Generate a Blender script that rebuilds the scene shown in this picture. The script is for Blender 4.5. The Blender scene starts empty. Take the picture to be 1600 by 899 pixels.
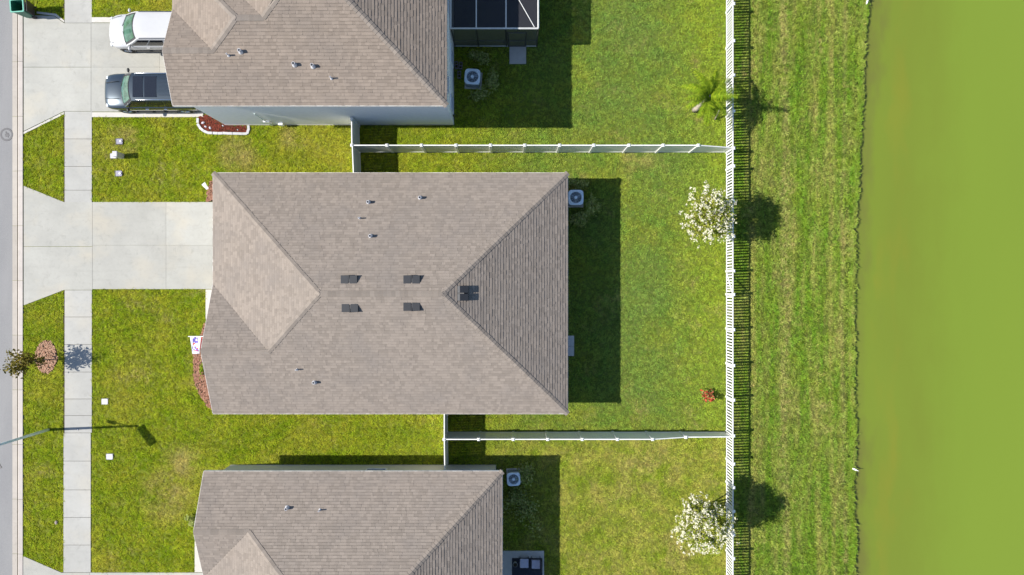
import bpy, bmesh, math, random
import numpy as np
from mathutils import Vector, Matrix, Quaternion
R = math.radians
random.seed(7)
rng = np.random.default_rng(11)
sc = bpy.context.scene
col = sc.collection

# ------------------------------------------------------------------ camera
CAM_H = 38.0
FPX = 1064.0                      # focal length in pixels of the 1600 wide frame
cam_d = bpy.data.cameras.new("camera")
cam_d.sensor_width = 36.0
cam_d.lens = 36.0 * FPX / 1600.0
cam_d.clip_end = 2000
cam = bpy.data.objects.new("camera", cam_d)
cam.location = (0, 0, CAM_H)
col.objects.link(cam)
sc.camera = cam

# ------------------------------------------------------------------ light
SUN_EL, SUN_AZ = 41.0, 2.5        # shadows fall to +X, a touch to +Y
w = bpy.data.worlds.new("World"); sc.world = w; w.use_nodes = True
wn = w.node_tree
sky = wn.nodes.new("ShaderNodeTexSky"); sky.sky_type = 'NISHITA'; sky.sun_disc = False
sky.sun_elevation = R(SUN_EL); sky.sun_rotation = R(270 - SUN_AZ)
sky.air_density = 1.0; sky.dust_density = 0.6; sky.ozone_density = 3.0
wn.links.new(sky.outputs[0], wn.nodes["Background"].inputs[0])
wn.nodes["Background"].inputs[1].default_value = 0.092
sl = bpy.data.lights.new("sun", 'SUN'); sl.energy = 4.7; sl.angle = R(0.5); sl.color = (1.0, 0.955, 0.88)
so = bpy.data.objects.new("sun", sl); col.objects.link(so)
Ld = Vector((math.cos(R(SUN_EL)) * math.cos(R(SUN_AZ)), math.cos(R(SUN_EL)) * math.sin(R(SUN_AZ)), -math.sin(R(SUN_EL))))
so.rotation_euler = Ld.to_track_quat('-Z', 'Y').to_euler(); so.location = (-40, 0, 60)
vs = sc.view_settings
vs.view_transform = 'Standard'; vs.look = 'None'; vs.gamma = 1.0; vs.exposure = 1.0; vs.use_curve_mapping = False

# ------------------------------------------------------------------ helpers
def W(px, py, z=0.0):
    k = (CAM_H - z) / FPX
    return ((px - 800) * k, (450 - py) * k)
def WP(pts, z=0.0): return [W(a, b, z) for a, b in pts]

class MB:
    def __init__(s): s.v = []; s.f = []; s.m = []; s.mi = 0
    def add(s, vs_, fs_):
        o = len(s.v); s.v += [tuple(p) for p in vs_]
        for f in fs_: s.f.append(tuple(i + o for i in f)); s.m.append(s.mi)
    def box(s, x0, x1, y0, y1, z0, z1):
        s.add([(x0,y0,z0),(x1,y0,z0),(x1,y1,z0),(x0,y1,z0),(x0,y0,z1),(x1,y0,z1),(x1,y1,z1),(x0,y1,z1)],
              [(0,3,2,1),(4,5,6,7),(0,1,5,4),(1,2,6,5),(2,3,7,6),(3,0,4,7)])
    def obox(s, c, size, rz=0.0, M=None):
        hx, hy, hz = size[0]/2, size[1]/2, size[2]/2
        M = M or (Matrix.Translation(c) @ Matrix.Rotation(rz, 4, 'Z'))
        p = [M @ Vector(q) for q in [(-hx,-hy,-hz),(hx,-hy,-hz),(hx,hy,-hz),(-hx,hy,-hz),(-hx,-hy,hz),(hx,-hy,hz),(hx,hy,hz),(-hx,hy,hz)]]
        s.add(p, [(0,3,2,1),(4,5,6,7),(0,1,5,4),(1,2,6,5),(2,3,7,6),(3,0,4,7)])
    def prism(s, poly, z0, z1):
        a = sum(poly[i][0]*poly[(i+1)%len(poly)][1]-poly[(i+1)%len(poly)][0]*poly[i][1] for i in range(len(poly)))
        if a < 0: poly = poly[::-1]
        n = len(poly)
        vs_ = [(x,y,z0) for x,y in poly] + [(x,y,z1) for x,y in poly]
        s.add(vs_, [tuple(range(n-1,-1,-1)), tuple(range(n,2*n))] + [(i,(i+1)%n,n+(i+1)%n,n+i) for i in range(n)])
    def cyl(s, c, r, z0, z1, n=16, r2=None, cap=True):
        r2 = r if r2 is None else r2
        vs_ = [(c[0]+r*math.cos(2*math.pi*i/n), c[1]+r*math.sin(2*math.pi*i/n), z0) for i in range(n)]
        vs_ += [(c[0]+r2*math.cos(2*math.pi*i/n), c[1]+r2*math.sin(2*math.pi*i/n), z1) for i in range(n)]
        fs_ = [(i,(i+1)%n,n+(i+1)%n,n+i) for i in range(n)]
        if cap: fs_ += [tuple(range(n-1,-1,-1)), tuple(range(n,2*n))]
        s.add(vs_, fs_)
    def tube(s, pts, rad, n=8):
        pts = [Vector(p) for p in pts]
        if not hasattr(rad, '__len__'): rad = [rad]*len(pts)
        vs_, fs_ = [], []
        for i, p in enumerate(pts):
            d = (pts[min(i+1,len(pts)-1)] - pts[max(i-1,0)]).normalized()
            a = d.cross(Vector((0,0,1)))
            if a.length < 1e-3: a = Vector((1,0,0))
            a.normalize(); b = d.cross(a)
            for k in range(n):
                t = 2*math.pi*k/n
                vs_.append(p + (a*math.cos(t)+b*math.sin(t))*rad[i])
        for i in range(len(pts)-1):
            for k in range(n): fs_.append((i*n+k, i*n+(k+1)%n, (i+1)*n+(k+1)%n, (i+1)*n+k))
        fs_ += [tuple(range(n-1,-1,-1)), tuple(range((len(pts)-1)*n, len(pts)*n))]
        s.add(vs_, fs_)
    def ball(s, c, r, sx=1, sy=1, sz=1, nu=12, nv=8):
        vs_, fs_ = [], []
        for j in range(nv+1):
            th = math.pi*j/nv
            for i in range(nu):
                ph = 2*math.pi*i/nu
                vs_.append((c[0]+r*sx*math.sin(th)*math.cos(ph), c[1]+r*sy*math.sin(th)*math.sin(ph), c[2]+r*sz*math.cos(th)))
        for j in range(nv):
            for i in range(nu): fs_.append((j*nu+i, (j+1)*nu+i, (j+1)*nu+(i+1)%nu, j*nu+(i+1)%nu))
        s.add(vs_, fs_)
    def build(s, name, mat, parent=None, smooth=False, kind=None, bevel=0, sub=0):
        me = bpy.data.meshes.new(name)
        me.from_pydata(s.v, [], s.f)
        mats = mat if isinstance(mat, (list, tuple)) else [mat]
        for m_ in mats: me.materials.append(m_)
        if len(mats) > 1: me.polygons.foreach_set("material_index", s.m)
        if smooth: me.polygons.foreach_set("use_smooth", [True]*len(me.polygons))
        me.update()
        o = bpy.data.objects.new(name, me); col.objects.link(o)
        if parent: o.parent = parent
        if kind: o["kind"] = kind
        if bevel:
            b = o.modifiers.new("bevel", 'BEVEL'); b.width = bevel; b.segments = 2; b.limit_method = 'ANGLE'
        if sub:
            b = o.modifiers.new("subd", 'SUBSURF'); b.levels = sub; b.render_levels = sub
        return o

def npmesh(name, verts, quads, mat, parent=None, kind=None, smooth=False, corners=4):
    """fast mesh out of numpy arrays; quads is (n, corners)"""
    me = bpy.data.meshes.new(name)
    me.vertices.add(len(verts)); me.vertices.foreach_set("co", np.asarray(verts, np.float32).ravel())
    nf = len(quads)
    me.loops.add(nf*corners); me.loops.foreach_set("vertex_index", np.asarray(quads, np.int32).ravel())
    me.polygons.add(nf); me.polygons.foreach_set("loop_start", np.arange(0, nf*corners, corners, dtype=np.int32))
    try: me.polygons.foreach_set("loop_total", np.full(nf, corners, np.int32))
    except Exception: pass
    if smooth: me.polygons.foreach_set("use_smooth", np.ones(nf, bool))
    me.materials.append(mat); me.update(calc_edges=True); me.validate()
    o = bpy.data.objects.new(name, me); col.objects.link(o)
    if parent: o.parent = parent
    if kind: o["kind"] = kind
    return o

def empty(name, loc, label, cat, group=None, rz=0.0):
    o = bpy.data.objects.new(name, None); o.location = loc; o.rotation_euler = (0,0,rz); o.empty_display_size = 0.2
    col.objects.link(o); o["label"] = label; o["category"] = cat
    if group: o["group"] = group
    return o
def tag(o, label, cat, group=None):
    o["label"] = label; o["category"] = cat
    if group: o["group"] = group
    return o
def struct(o, label, cat):
    o["kind"] = "structure"; o["label"] = label; o["category"] = cat; return o
def dup(o, parent, loc=None, rot=None, M=None):
    c = o.copy(); col.objects.link(c); c.parent = parent
    if M is not None: c.matrix_local = M
    else:
        if loc is not None: c.location = loc
        if rot is not None: c.rotation_euler = rot
    return c
def copy_tree(o, parent=None):
    c = o.copy(); col.objects.link(c); c.parent = parent
    for ch in list(o.children): copy_tree(ch, c)
    return c

# ------------------------------------------------------------------ materials
class NT:
    def __init__(s, name):
        s.mat = bpy.data.materials.new(name); s.mat.use_nodes = True
        s.t = s.mat.node_tree; s.b = s.t.nodes["Principled BSDF"]; s.out = s.t.nodes["Material Output"]
    def n(s, typ, **kw):
        x = s.t.nodes.new(typ)
        for k, v in kw.items(): setattr(x, k, v)
        return x
    def l(s, a, b): s.t.links.new(a, b)
    def put(s, sock, val):
        if hasattr(val, 'is_linked') or hasattr(val, 'links'): s.l(val, sock)
        else: sock.default_value = val
    def pos(s): return s.n("ShaderNodeNewGeometry").outputs["Position"]
    def gen(s): return s.n("ShaderNodeTexCoord").outputs["Object"]
    def island(s): return s.n("ShaderNodeNewGeometry").outputs["Random Per Island"]
    def objrand(s): return s.n("ShaderNodeObjectInfo").outputs["Random"]
    def vmul(s, v, xyz):
        x = s.n("ShaderNodeVectorMath", operation='MULTIPLY'); s.l(v, x.inputs[0]); x.inputs[1].default_value = xyz; return x.outputs[0]
    def noise(s, v, scale, detail=3, rough=0.55, dist=0.0):
        x = s.n("ShaderNodeTexNoise"); s.l(v, x.inputs["Vector"]); x.inputs["Scale"].default_value = scale
        x.inputs["Detail"].default_value = detail; x.inputs["Roughness"].default_value = rough; x.inputs["Distortion"].default_value = dist
        return x.outputs["Fac"]
    def mr(s, v, a, b, c=0.0, d=1.0, smooth=False):
        x = s.n("ShaderNodeMapRange"); x.clamp = True
        if smooth: x.interpolation_type = 'SMOOTHSTEP'
        s.l(v, x.inputs[0])
        for i, q in enumerate((a, b, c, d)): x.inputs[i+1].default_value = q
        return x.outputs[0]
    def math(s, op, a, b=0.0):
        x = s.n("ShaderNodeMath", operation=op); s.put(x.inputs[0], a); s.put(x.inputs[1], b); return x.outputs[0]
    def mix(s, f, a, b, mode='MIX'):
        x = s.n("ShaderNodeMix", data_type='RGBA', blend_type=mode)
        s.put(x.inputs[0], f)
        for sock, v in ((x.inputs[6], a), (x.inputs[7], b)):
            if isinstance(v, tuple): sock.default_value = (v[0], v[1], v[2], 1)
            else: s.l(v, sock)
        return x.outputs[2]
    def bump(s, h, strength=0.3, dist=0.02):
        x = s.n("ShaderNodeBump"); x.inputs["Strength"].default_value = strength; x.inputs["Distance"].default_value = dist
        s.l(h, x.inputs["Height"]); s.l(x.outputs[0], s.b.inputs["Normal"])
    def done(s, colr, rough=0.7, metal=0.0, spec=0.5, coat=0.0):
        if isinstance(colr, tuple): s.b.inputs["Base Color"].default_value = (*colr, 1)
        else: s.l(colr, s.b.inputs["Base Color"])
        s.put(s.b.inputs["Roughness"], rough); s.b.inputs["Metallic"].default_value = metal
        s.b.inputs["Specular IOR Level"].default_value = spec; s.b.inputs["Coat Weight"].default_value = coat
        return s.mat

def plain(name, c, rough=0.6, metal=0.0, spec=0.5, coat=0.0, var=0.12, scale=6.0):
    m = NT(name); p = m.gen()
    n = m.mr(m.noise(p, scale, 4), 0.3, 0.7, 1 - var, 1 + var*0.6)
    mul = m.n("ShaderNodeVectorMath", operation='SCALE'); mul.inputs[0].default_value = c; m.l(n, mul.inputs["Scale"])
    return m.done(mul.outputs[0], rough, metal, spec, coat)

def sep(m, v):
    x = m.n("ShaderNodeSeparateXYZ"); m.l(v, x.inputs[0]); return x.outputs

def lawn_color(m):
    """grass colour as a function of place: front lawns yellow-green, back lawn greener, bank paler with mower lanes"""
    P = m.pos(); xyz = sep(m, P)
    P = m.vmul(P, (1, 1, 0))
    n_big = m.noise(P, 0.22, 3); n_mid = m.noise(P, 0.9, 4, 0.6); n_sm = m.noise(P, 4.0, 3, 0.6); n_fine = m.noise(P, 16.0, 2)
    front = m.mix(m.mr(n_mid, .34, .66), (0.1366, 0.1854, 0.0085), (0.2172, 0.2220, 0.0195))
    front = m.mix(m.mr(n_sm, .40, .7, 0, .6), front, (0.1025, 0.1562, 0.0073))
    front = m.mix(m.mr(n_big, .50, .66, 0, .55), front, (0.2440, 0.2257, 0.0293))
    back = m.mix(m.mr(n_mid, .36, .66), (0.1042, 0.1631, 0.0252), (0.1614, 0.1886, 0.0262))
    back = m.mix(m.mr(n_big, .42, .62, 0, .6), back, (0.0937, 0.1503, 0.0343))
    back = m.mix(m.mr(xyz[0], 8.0, 11.6, 0, .55, smooth=True), back, (0.1641, 0.2115, 0.0161))
    side = m.mix(m.mr(n_mid, .35, .65), (0.1318, 0.1806, 0.0110), (0.1928, 0.2098, 0.0195))
    south = m.mix(m.mr(n_mid, .35, .66), (0.1366, 0.1781, 0.0159), (0.2269, 0.2196, 0.0439))
    Pb = m.vmul(P, (1, .13, 1)); lanes = m.noise(Pb, 1.7, 4, .62)
    bank = m.mix(m.mr(lanes, .40, .70), (0.0795, 0.1436, 0.0136), (0.1843, 0.1746, 0.0504))
    bank = m.mix(m.mr(n_mid, .42, .66, 0, .7), bank, (0.1086, 0.1571, 0.0155))
    wx = m.math('ADD', xyz[0], m.mr(m.noise(m.vmul(P, (1, .2, 1)), .4, 2), .3, .7, -.22, .22))
    for c0, wd, amt, colr in ((15.25, .50, .36, (.26, .195, .090)), (17.95, .22, .38, (.235, .215, .06)), (18.6, .2, .34, (.20, .165, .07)), (17.2, .22, .4, (.20, .19, .05)), (16.4, .5, .5, (.085, .155, .012)), (13.5, .4, .5, (.215, .19, .055))):
        ln = m.mr(m.math('ABSOLUTE', m.math('SUBTRACT', wx, c0)), wd, 0, smooth=True)
        bank = m.mix(m.math('MULTIPLY', m.math('MULTIPLY', ln, amt), m.mr(n_sm, .33, .56)), bank, colr)
    c = m.mix(m.mr(xyz[0], -4.0, 3.4, smooth=True), m.mix(m.mr(xyz[0], -10, -5, smooth=True), front, side), back)
    yb = m.math('MULTIPLY', m.mr(xyz[1], -7.6, -8.6), m.mr(xyz[0], -2, 1))
    c = m.mix(yb, c, south)
    c = m.mix(m.mr(xyz[0], 11.9, 12.4), c, bank)
    # dry tan patches with a shape of their own
    dry = m.math('MULTIPLY', m.mr(m.noise(P, .55, 5, .68, .4), .55, .72), m.mr(n_sm, .38, .62))
    c = m.mix(m.math('MULTIPLY', dry, .65), c, (.270, .215, .085))
    for bx, by, br in ((-21.3, 8.3, .9), (-15.2, 7.4, 1.3), (-12.2, 8.4, .8), (-18.4, -9.9, 1.3), (-19.3, -11.6, 1.6), (7.5, -10.0, 1.8), (7.0, 7.0, 1.0), (9.2, -14.8, 1.2), (3.6, 5.9, .7)):
        dd = m.n("ShaderNodeVectorMath", operation='DISTANCE'); m.l(P, dd.inputs[0]); dd.inputs[1].default_value = (bx, by, 0)
        f = m.math('MULTIPLY', m.mr(dd.outputs["Value"], br*1.3, .2, smooth=True), m.mr(n_mid, .38, .60, 0, .75))
        c = m.mix(f, c, (.255, .212, .075))
    return c, n_fine

def mk_lawn(name, blade):
    m = NT(name); c, nf = lawn_color(m)
    if blade:
        r = m.objrand(); isl = m.island()
        hs = m.n("ShaderNodeHueSaturation"); m.l(c, hs.inputs["Color"])
        m.l(m.mr(m.math("FRACT", m.math("MULTIPLY", r, 13.7)), 0, 1, .485, .512), hs.inputs["Hue"]); m.l(m.math("MULTIPLY", m.mr(isl, 0, 1, GRASS_V[0], GRASS_V[1]), m.mr(r, 0, 1, .58, 1.42)), hs.inputs["Value"])
        hs.inputs["Saturation"].default_value = 1.0
        dry = m.mix(m.mr(isl, .945, .96), hs.outputs[0], (.36, .31, .12))
        d = m.n("ShaderNodeBsdfDiffuse"); t = m.n("ShaderNodeBsdfTranslucent"); mx = m.n("ShaderNodeMixShader")
        m.l(dry, d.inputs[0]); m.l(dry, t.inputs[0]); mx.inputs[0].default_value = .3
        m.l(d.outputs[0], mx.inputs[1]); m.l(t.outputs[0], mx.inputs[2]); m.l(mx.outputs[0], m.out.inputs[0])
        return m.mat
    c = m.mix(m.mr(nf, .35, .65, .25, .6), c, (.040, .044, .010))
    m.bump(nf, .6, .03)
    return m.done(c, .9, spec=.1)
GRASS_V = (0.95, 2.5)

def mk_concrete(name, base, stain=.5, warm=(.36, .33, .27)):
    m = NT(name); P = m.pos()
    a = m.noise(P, .7, 5, .62); b = m.noise(P, 5, 4, .6); f = m.noise(P, 60, 2)
    c = m.mix(m.mr(a, .3, .7), tuple(x*.92 for x in base), tuple(x*1.08 for x in base))
    c = m.mix(m.mr(m.noise(P, .45, 3), .5, .72, 0, stain), c, warm)
    c = m.mix(m.mr(b, .52, .75, 0, .35), c, tuple(x*.78 for x in base))
    c = m.mix(m.mr(m.noise(P, 2.2, 6, .72, .6), .56, .70, 0, .42), c, tuple(x*.66 for x in base))
    c = m.mix(m.mr(m.noise(m.vmul(P, (.35, 3, 1)), 1.3, 4, .6), .56, .74, 0, .22), c, tuple(x*.72 for x in base))
    r = m.objrand()
    hs = m.n("ShaderNodeHueSaturation"); m.l(c, hs.inputs["Color"]); m.l(m.mr(r, 0, 1, .93, 1.06), hs.inputs["Value"])
    m.bump(f, .15, .004)
    return m.done(hs.outputs[0], .85, spec=.25)

def mk_asphalt():
    m = NT("asphalt"); P = m.pos()
    f = m.noise(P, 45, 3, .7); a = m.noise(m.vmul(P, (1, .3, 1)), .8, 4)
    c = m.mix(m.mr(f, .35, .65), (.145, .145, .148), (.225, .222, .220))
    c = m.mix(m.mr(a, .4, .65, 0, .4), c, (.235, .230, .225))
    m.bump(f, .3, .006); return m.done(c, .9, spec=.25)

def mk_shingle(name, tone, single=False):
    m = NT(name); P = m.pos(); r = m.objrand() if single else m.island()
    A = tuple(t*.86 for t in tone); B = tuple(t*1.13 for t in tone)
    c = m.mix(r, A, B)
    c = m.mix(m.mr(m.math('FRACT', m.math('MULTIPLY', r, 9.17)), .80, .86, 0, .5), c, tuple(t*1.2 for t in tone))
    c = m.mix(m.mr(m.noise(P, 0.6, 4, .6), .46, .70, 0, .55), c, (tone[0]*.82, tone[1]*.85, tone[2]*.90))
    g = m.noise(P, 42, 2, .7)
    c = m.mix(m.mr(g, .3, .7, 0, .34), c, tuple(t*.60 for t in tone))
    m.bump(g, .35, .004); return m.done(c, .92, spec=.15)

def mk_leaf(name, a, b, trans=.35, lo=.7, hi=1.35):
    m = NT(name); r = m.island()
    c = m.mix(r, a, b)
    hs = m.n("ShaderNodeHueSaturation"); m.l(c, hs.inputs["Color"]); m.l(m.mr(m.math('FRACT', m.math('MULTIPLY', r, 7.31)), 0, 1, lo, hi), hs.inputs["Value"])
    p = m.b; m.l(hs.outputs[0], p.inputs["Base Color"]); p.inputs["Roughness"].default_value = .7; p.inputs["Specular IOR Level"].default_value = .12
    t = m.n("ShaderNodeBsdfTranslucent"); mx = m.n("ShaderNodeMixShader"); m.l(hs.outputs[0], t.inputs[0])
    mx.inputs[0].default_value = trans; m.l(p.outputs[0], mx.inputs[1]); m.l(t.outputs[0], mx.inputs[2]); m.l(mx.outputs[0], m.out.inputs[0])
    return m.mat

def mk_mulch(name, a, b):
    m = NT(name); r = m.island(); c = m.mix(r, a, b); return m.done(c, .95, spec=.1)

def mk_screen(name, tint, alpha):
    m = NT(name)
    t = m.n("ShaderNodeBsdfTransparent"); d = m.n("ShaderNodeBsdfDiffuse"); mx = m.n("ShaderNodeMixShader")
    d.inputs[0].default_value = (*tint, 1); mx.inputs[0].default_value = alpha
    m.l(t.outputs[0], mx.inputs[1]); m.l(d.outputs[0], mx.inputs[2]); m.l(mx.outputs[0], m.out.inputs[0]); return m.mat

def mk_water():
    m = NT("pond_water")
    at = m.n("ShaderNodeAttribute", attribute_name="offshore"); d = at.outputs["Fac"]; P = m.pos()
    wob = m.math('ADD', d, m.mr(m.noise(m.vmul(P, (1, .35, 1)), .9, 3), .3, .7, -.7, .7))
    c = m.mix(m.mr(wob, -.2, 1.3, smooth=True), (.100, .104, .022), (.114, .148, .017))
    band = m.math('MULTIPLY', m.mr(wob, 1.2, 1.9, smooth=True), m.mr(wob, 3.0, 2.2, smooth=True))
    c = m.mix(m.math('MULTIPLY', band, m.mr(m.noise(m.vmul(P, (1, .3, 1)), .55, 3), .42, .66, 0, .40)), c, (.165, .148, .016))
    c = m.mix(m.mr(wob, 2.2, 7.0, smooth=True), c, (.122, .174, .019))
    big = m.noise(m.vmul(P, (1, .4, 1)), .10, 3)
    c = m.mix(m.mr(big, .4, .66, 0, .5), c, (.132, .188, .020))
    rip = m.noise(P, 3.0, 3); m.bump(rip, .05, .02)
    return m.done(c, .22, spec=.35)

M = {}
M['lawn'] = mk_lawn("lawn_soil", False); M['blade'] = mk_lawn("grass_blade", True)
M['conc'] = mk_concrete("driveway_concrete", (.305, .300, .272), .8)
M['walk'] = mk_concrete("sidewalk_concrete", (.312, .307, .286), .45)
M['kerb'] = mk_concrete("kerb_concrete", (.370, .335, .305), .2)
M['gutter'] = mk_concrete("gutter_concrete", (.330, .298, .262), .3)
M['border'] = mk_concrete("border_concrete", (.410, .390, .355), .15)
M['asphalt'] = mk_asphalt()
M['soil'] = plain("soil", (.045, .035, .022), .95, spec=.1, var=.4)
M['shingle'] = mk_shingle("shingle_taupe", (.211, .179, .152))
M['shingle_n'] = mk_shingle("shingle_brown", (.211, .173, .142))
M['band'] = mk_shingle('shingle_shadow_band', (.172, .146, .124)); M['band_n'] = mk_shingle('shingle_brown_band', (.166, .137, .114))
M['cap'] = mk_shingle("ridge_cap_shingle", (.207, .176, .149), True)
M['deck'] = plain("roof_deck", (.10, .085, .075), .9)
M['fascia'] = plain("fascia_white", (.62, .60, .57), .5)
M['wall_white'] = plain("stucco_pale_grey", (.66, .67, .67), .85, var=.05)
M['wall_beige'] = plain("stucco_beige", (.56, .53, .45), .85, var=.05)
M['wall_green'] = plain("stucco_grey_green", (.33, .345, .32), .85, var=.05)
M['vinyl'] = plain("white_vinyl", (.64, .64, .62), .35, var=.13, scale=2.5)
M['vinyl_panel'] = plain("white_vinyl_panel", (.68, .67, .59), .4, var=.05)
M['glass'] = plain("window_glass", (.02, .03, .04), .05, spec=.8, var=.05)
M['charcoal'] = plain("charcoal_metal", (.017, .019, .023), .55, .2)
M['lead'] = plain("lead_flashing", (.62, .63, .66), .35, .4)
M['black'] = plain("black_plastic", (.012, .012, .014), .5)
M['rubber'] = plain("tyre_rubber", (.018, .018, .018), .85)
M['alloy'] = plain("alloy_rim", (.42, .42, .43), .3, .9)
M['chrome'] = plain("chrome_trim", (.7, .7, .72), .12, 1.0)
M['paint_white'] = plain("white_car_paint", (.385, .385, .39), .25, coat=.8, var=.02)
M['paint_grey'] = plain("dark_grey_car_paint", (.026, .038, .050), .28, .55, coat=1.0, var=.03)
M['carglass'] = plain("car_side_glass", (.008, .009, .012), .05, spec=.9, var=.02)
M['windshield'] = plain("windshield_glass", (.060, .125, .092), .06, spec=.8, var=.5, scale=3)
M['lamp_glass'] = plain("headlamp_glass", (.55, .57, .60), .1, spec=.9)
M['ac_body'] = plain("ac_painted_steel", (.62, .70, .76), .5, .1)
M['ac_dark'] = plain("ac_grille_dark", (.035, .045, .06), .6)
M['ac_blade'] = plain("ac_fan_blade", (.16, .19, .23), .4, .3)
M['bin'] = plain("green_bin_plastic", (.020, .135, .082), .45)
M['bin_rim'] = plain("green_bin_rim", (.10, .34, .25), .4)
M['bin_lid'] = plain("dark_bin_lid", (.020, .016, .016), .5)
M['galv'] = plain("pale_grey_post", (.46, .55, .53), .5)
M['lid_grey'] = plain("grey_meter_lid", (.20, .19, .25), .35)
M['lid_white'] = plain("white_meter_lid", (.36, .35, .385), .5)
M['pedestal'] = plain("pedestal_beige", (.36, .36, .32), .5)
M['iron'] = plain("cast_iron", (.06, .06, .065), .6, .5)
M['mulch'] = mk_mulch("mulch_brown_red", (.20, .085, .055), (.34, .19, .13))
M['mulch_red'] = mk_mulch("mulch_dark_red", (.07, .014, .010), (.17, .045, .028))
M['mulch_pale'] = mk_mulch("mulch_faded", (.24, .125, .080), (.40, .255, .175))
M['block'] = mk_concrete("edging_block", (.40, .40, .41), .1)
M['cinder'] = plain("cinder_block_grey", (.22, .18, .17), .9)
M['bark'] = plain("bark_grey_brown", (.13, .10, .075), .9, var=.35, scale=14)
M['bark_pale'] = plain("bark_pale", (.36, .31, .24), .9, var=.3, scale=14)
M['leaf_dark'] = mk_leaf("leaf_olive_dark", (.070, .072, .008), (.18, .135, .022))
M['leaf_myrtle'] = mk_leaf("leaf_myrtle", (.15, .22, .014), (.34, .33, .06))
M['petal'] = mk_leaf("white_petal", (.64, .62, .42), (.76, .71, .58), .2, .9, 1.1)
M['leaf_palm'] = mk_leaf("leaf_palm", (.12, .225, .008), (.25, .31, .016))
M['leaf_shrub'] = mk_leaf("leaf_shrub", (.14, .21, .028), (.40, .40, .15))
M['leaf_red'] = mk_leaf("leaf_red", (.34, .035, .015), (.52, .17, .09))
M['screen'] = mk_screen("insect_screen_dark", (.028, .028, .033), .78)
M['screen_olive'] = mk_screen("insect_screen_olive", (.085, .090, .022), .66)
M['alum'] = plain("aluminium_white", (.50, .50, .49), .4)
M['alum_dark'] = plain("aluminium_bronze", (.035, .035, .03), .4)
M['patio_rug'] = plain("dark_rug", (.022, .024, .034), .95)
M['cushion'] = plain("grey_cushion", (.40, .39, .46), .9)
M['water'] = mk_water()
M['feather'] = plain("white_feather", (.8, .8, .8), .7)
M['white_paint'] = plain("white_paint", (.72, .72, .71), .5, var=.04)
M['door'] = plain("garage_door_white", (.62, .62, .60), .5)
# ------------------------------------------------------------------ terrain and pond
SH_Y = np.array([-1500, -40, 0, 55, 125, 200, 275, 330, 400, 450, 560, 675, 735, 790, 840, 899, 1000, 2400.])
SH_X = np.array([1356, 1356, 1355, 1350, 1347, 1343, 1339, 1337, 1334, 1333, 1332.5, 1334, 1333, 1331, 1335, 1334, 1333, 1333.])
Z_EDGE, Z_WATER = -0.42, -0.56
def shore(y):                       # world X of the bank's lip at world Y
    k = (CAM_H - Z_EDGE) / FPX
    py = 450 - np.asarray(y, float) / k
    x = (np.interp(py, SH_Y, SH_X) - 800) * k
    yy = np.asarray(y, float)
    return x + .03*np.sin(yy*1.3) + .03*np.sin(yy*4.7+1+np.sin(yy*1.9)) + .02*np.sin(yy*11.7+2*np.sin(yy*2.3))
def zground(x, y):
    s = shore(y); t = np.clip((np.asarray(x, float) - 13.6) / (s - 13.6), 0, 1)
    return Z_EDGE * t*t*(3-2*t)*.5 + Z_EDGE*t*.5

ys = np.concatenate([np.array([-400, -200, -90, -50, -32]), np.arange(-26, 26.01, .2), np.array([32, 50, 90, 200, 400.])])
xs_flat = np.array([-400, -200, -90, -60, -45, -36.0] + list(np.arange(-30, 13.7, 2.0)) + [13.6])
fr = np.linspace(0, 1, 9)[1:]
rows = []
for y in ys:
    s = float(shore(y))
    a = [(x, y, 0.0) for x in xs_flat]
    b = [(13.6 + (s-13.6)*t, y, float(zground(13.6 + (s-13.6)*t, y))) for t in fr]
    c = [(s+.02, y, Z_WATER-.10), (s+1.2, y, Z_WATER-.35), (s+6, y, -2.0), (110, y, -2.0), (125, y, 0.0), (400, y, 0.0)]
    rows.append(a+b+c)
rows = np.array(rows); nr, nc = rows.shape[:2]
idx = np.arange(nr*nc).reshape(nr, nc)
q = np.stack([idx[:-1,:-1], idx[:-1,1:], idx[1:,1:], idx[1:,:-1]], -1).reshape(-1, 4)
o = npmesh("lawn_ground", rows.reshape(-1,3), q, M['lawn']); struct(o, "mown green lawn ground around the houses, sloping to the pond", "lawn")

off = np.array([-.05, .2, .5, .9, 1.4, 2, 3, 4.5, 6.5, 9, 14, 30, 70, 104.])
wy = ys
wr = np.array([[(min(float(shore(y))+d, 121.), y, Z_WATER) for d in off] for y in wy])
idx = np.arange(wr.shape[0]*wr.shape[1]).reshape(wr.shape[:2])
q = np.stack([idx[:-1,:-1], idx[:-1,1:], idx[1:,1:], idx[1:,:-1]], -1).reshape(-1, 4)
pond = npmesh("pond_water", wr.reshape(-1,3), q, M['water'], smooth=True)
at = pond.data.attributes.new("offshore", 'FLOAT', 'POINT'); at.data.foreach_set("value", np.tile(off, len(wy)).astype(np.float32))
struct(pond, "still opaque green pond water beyond the grassy bank", "pond")

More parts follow.
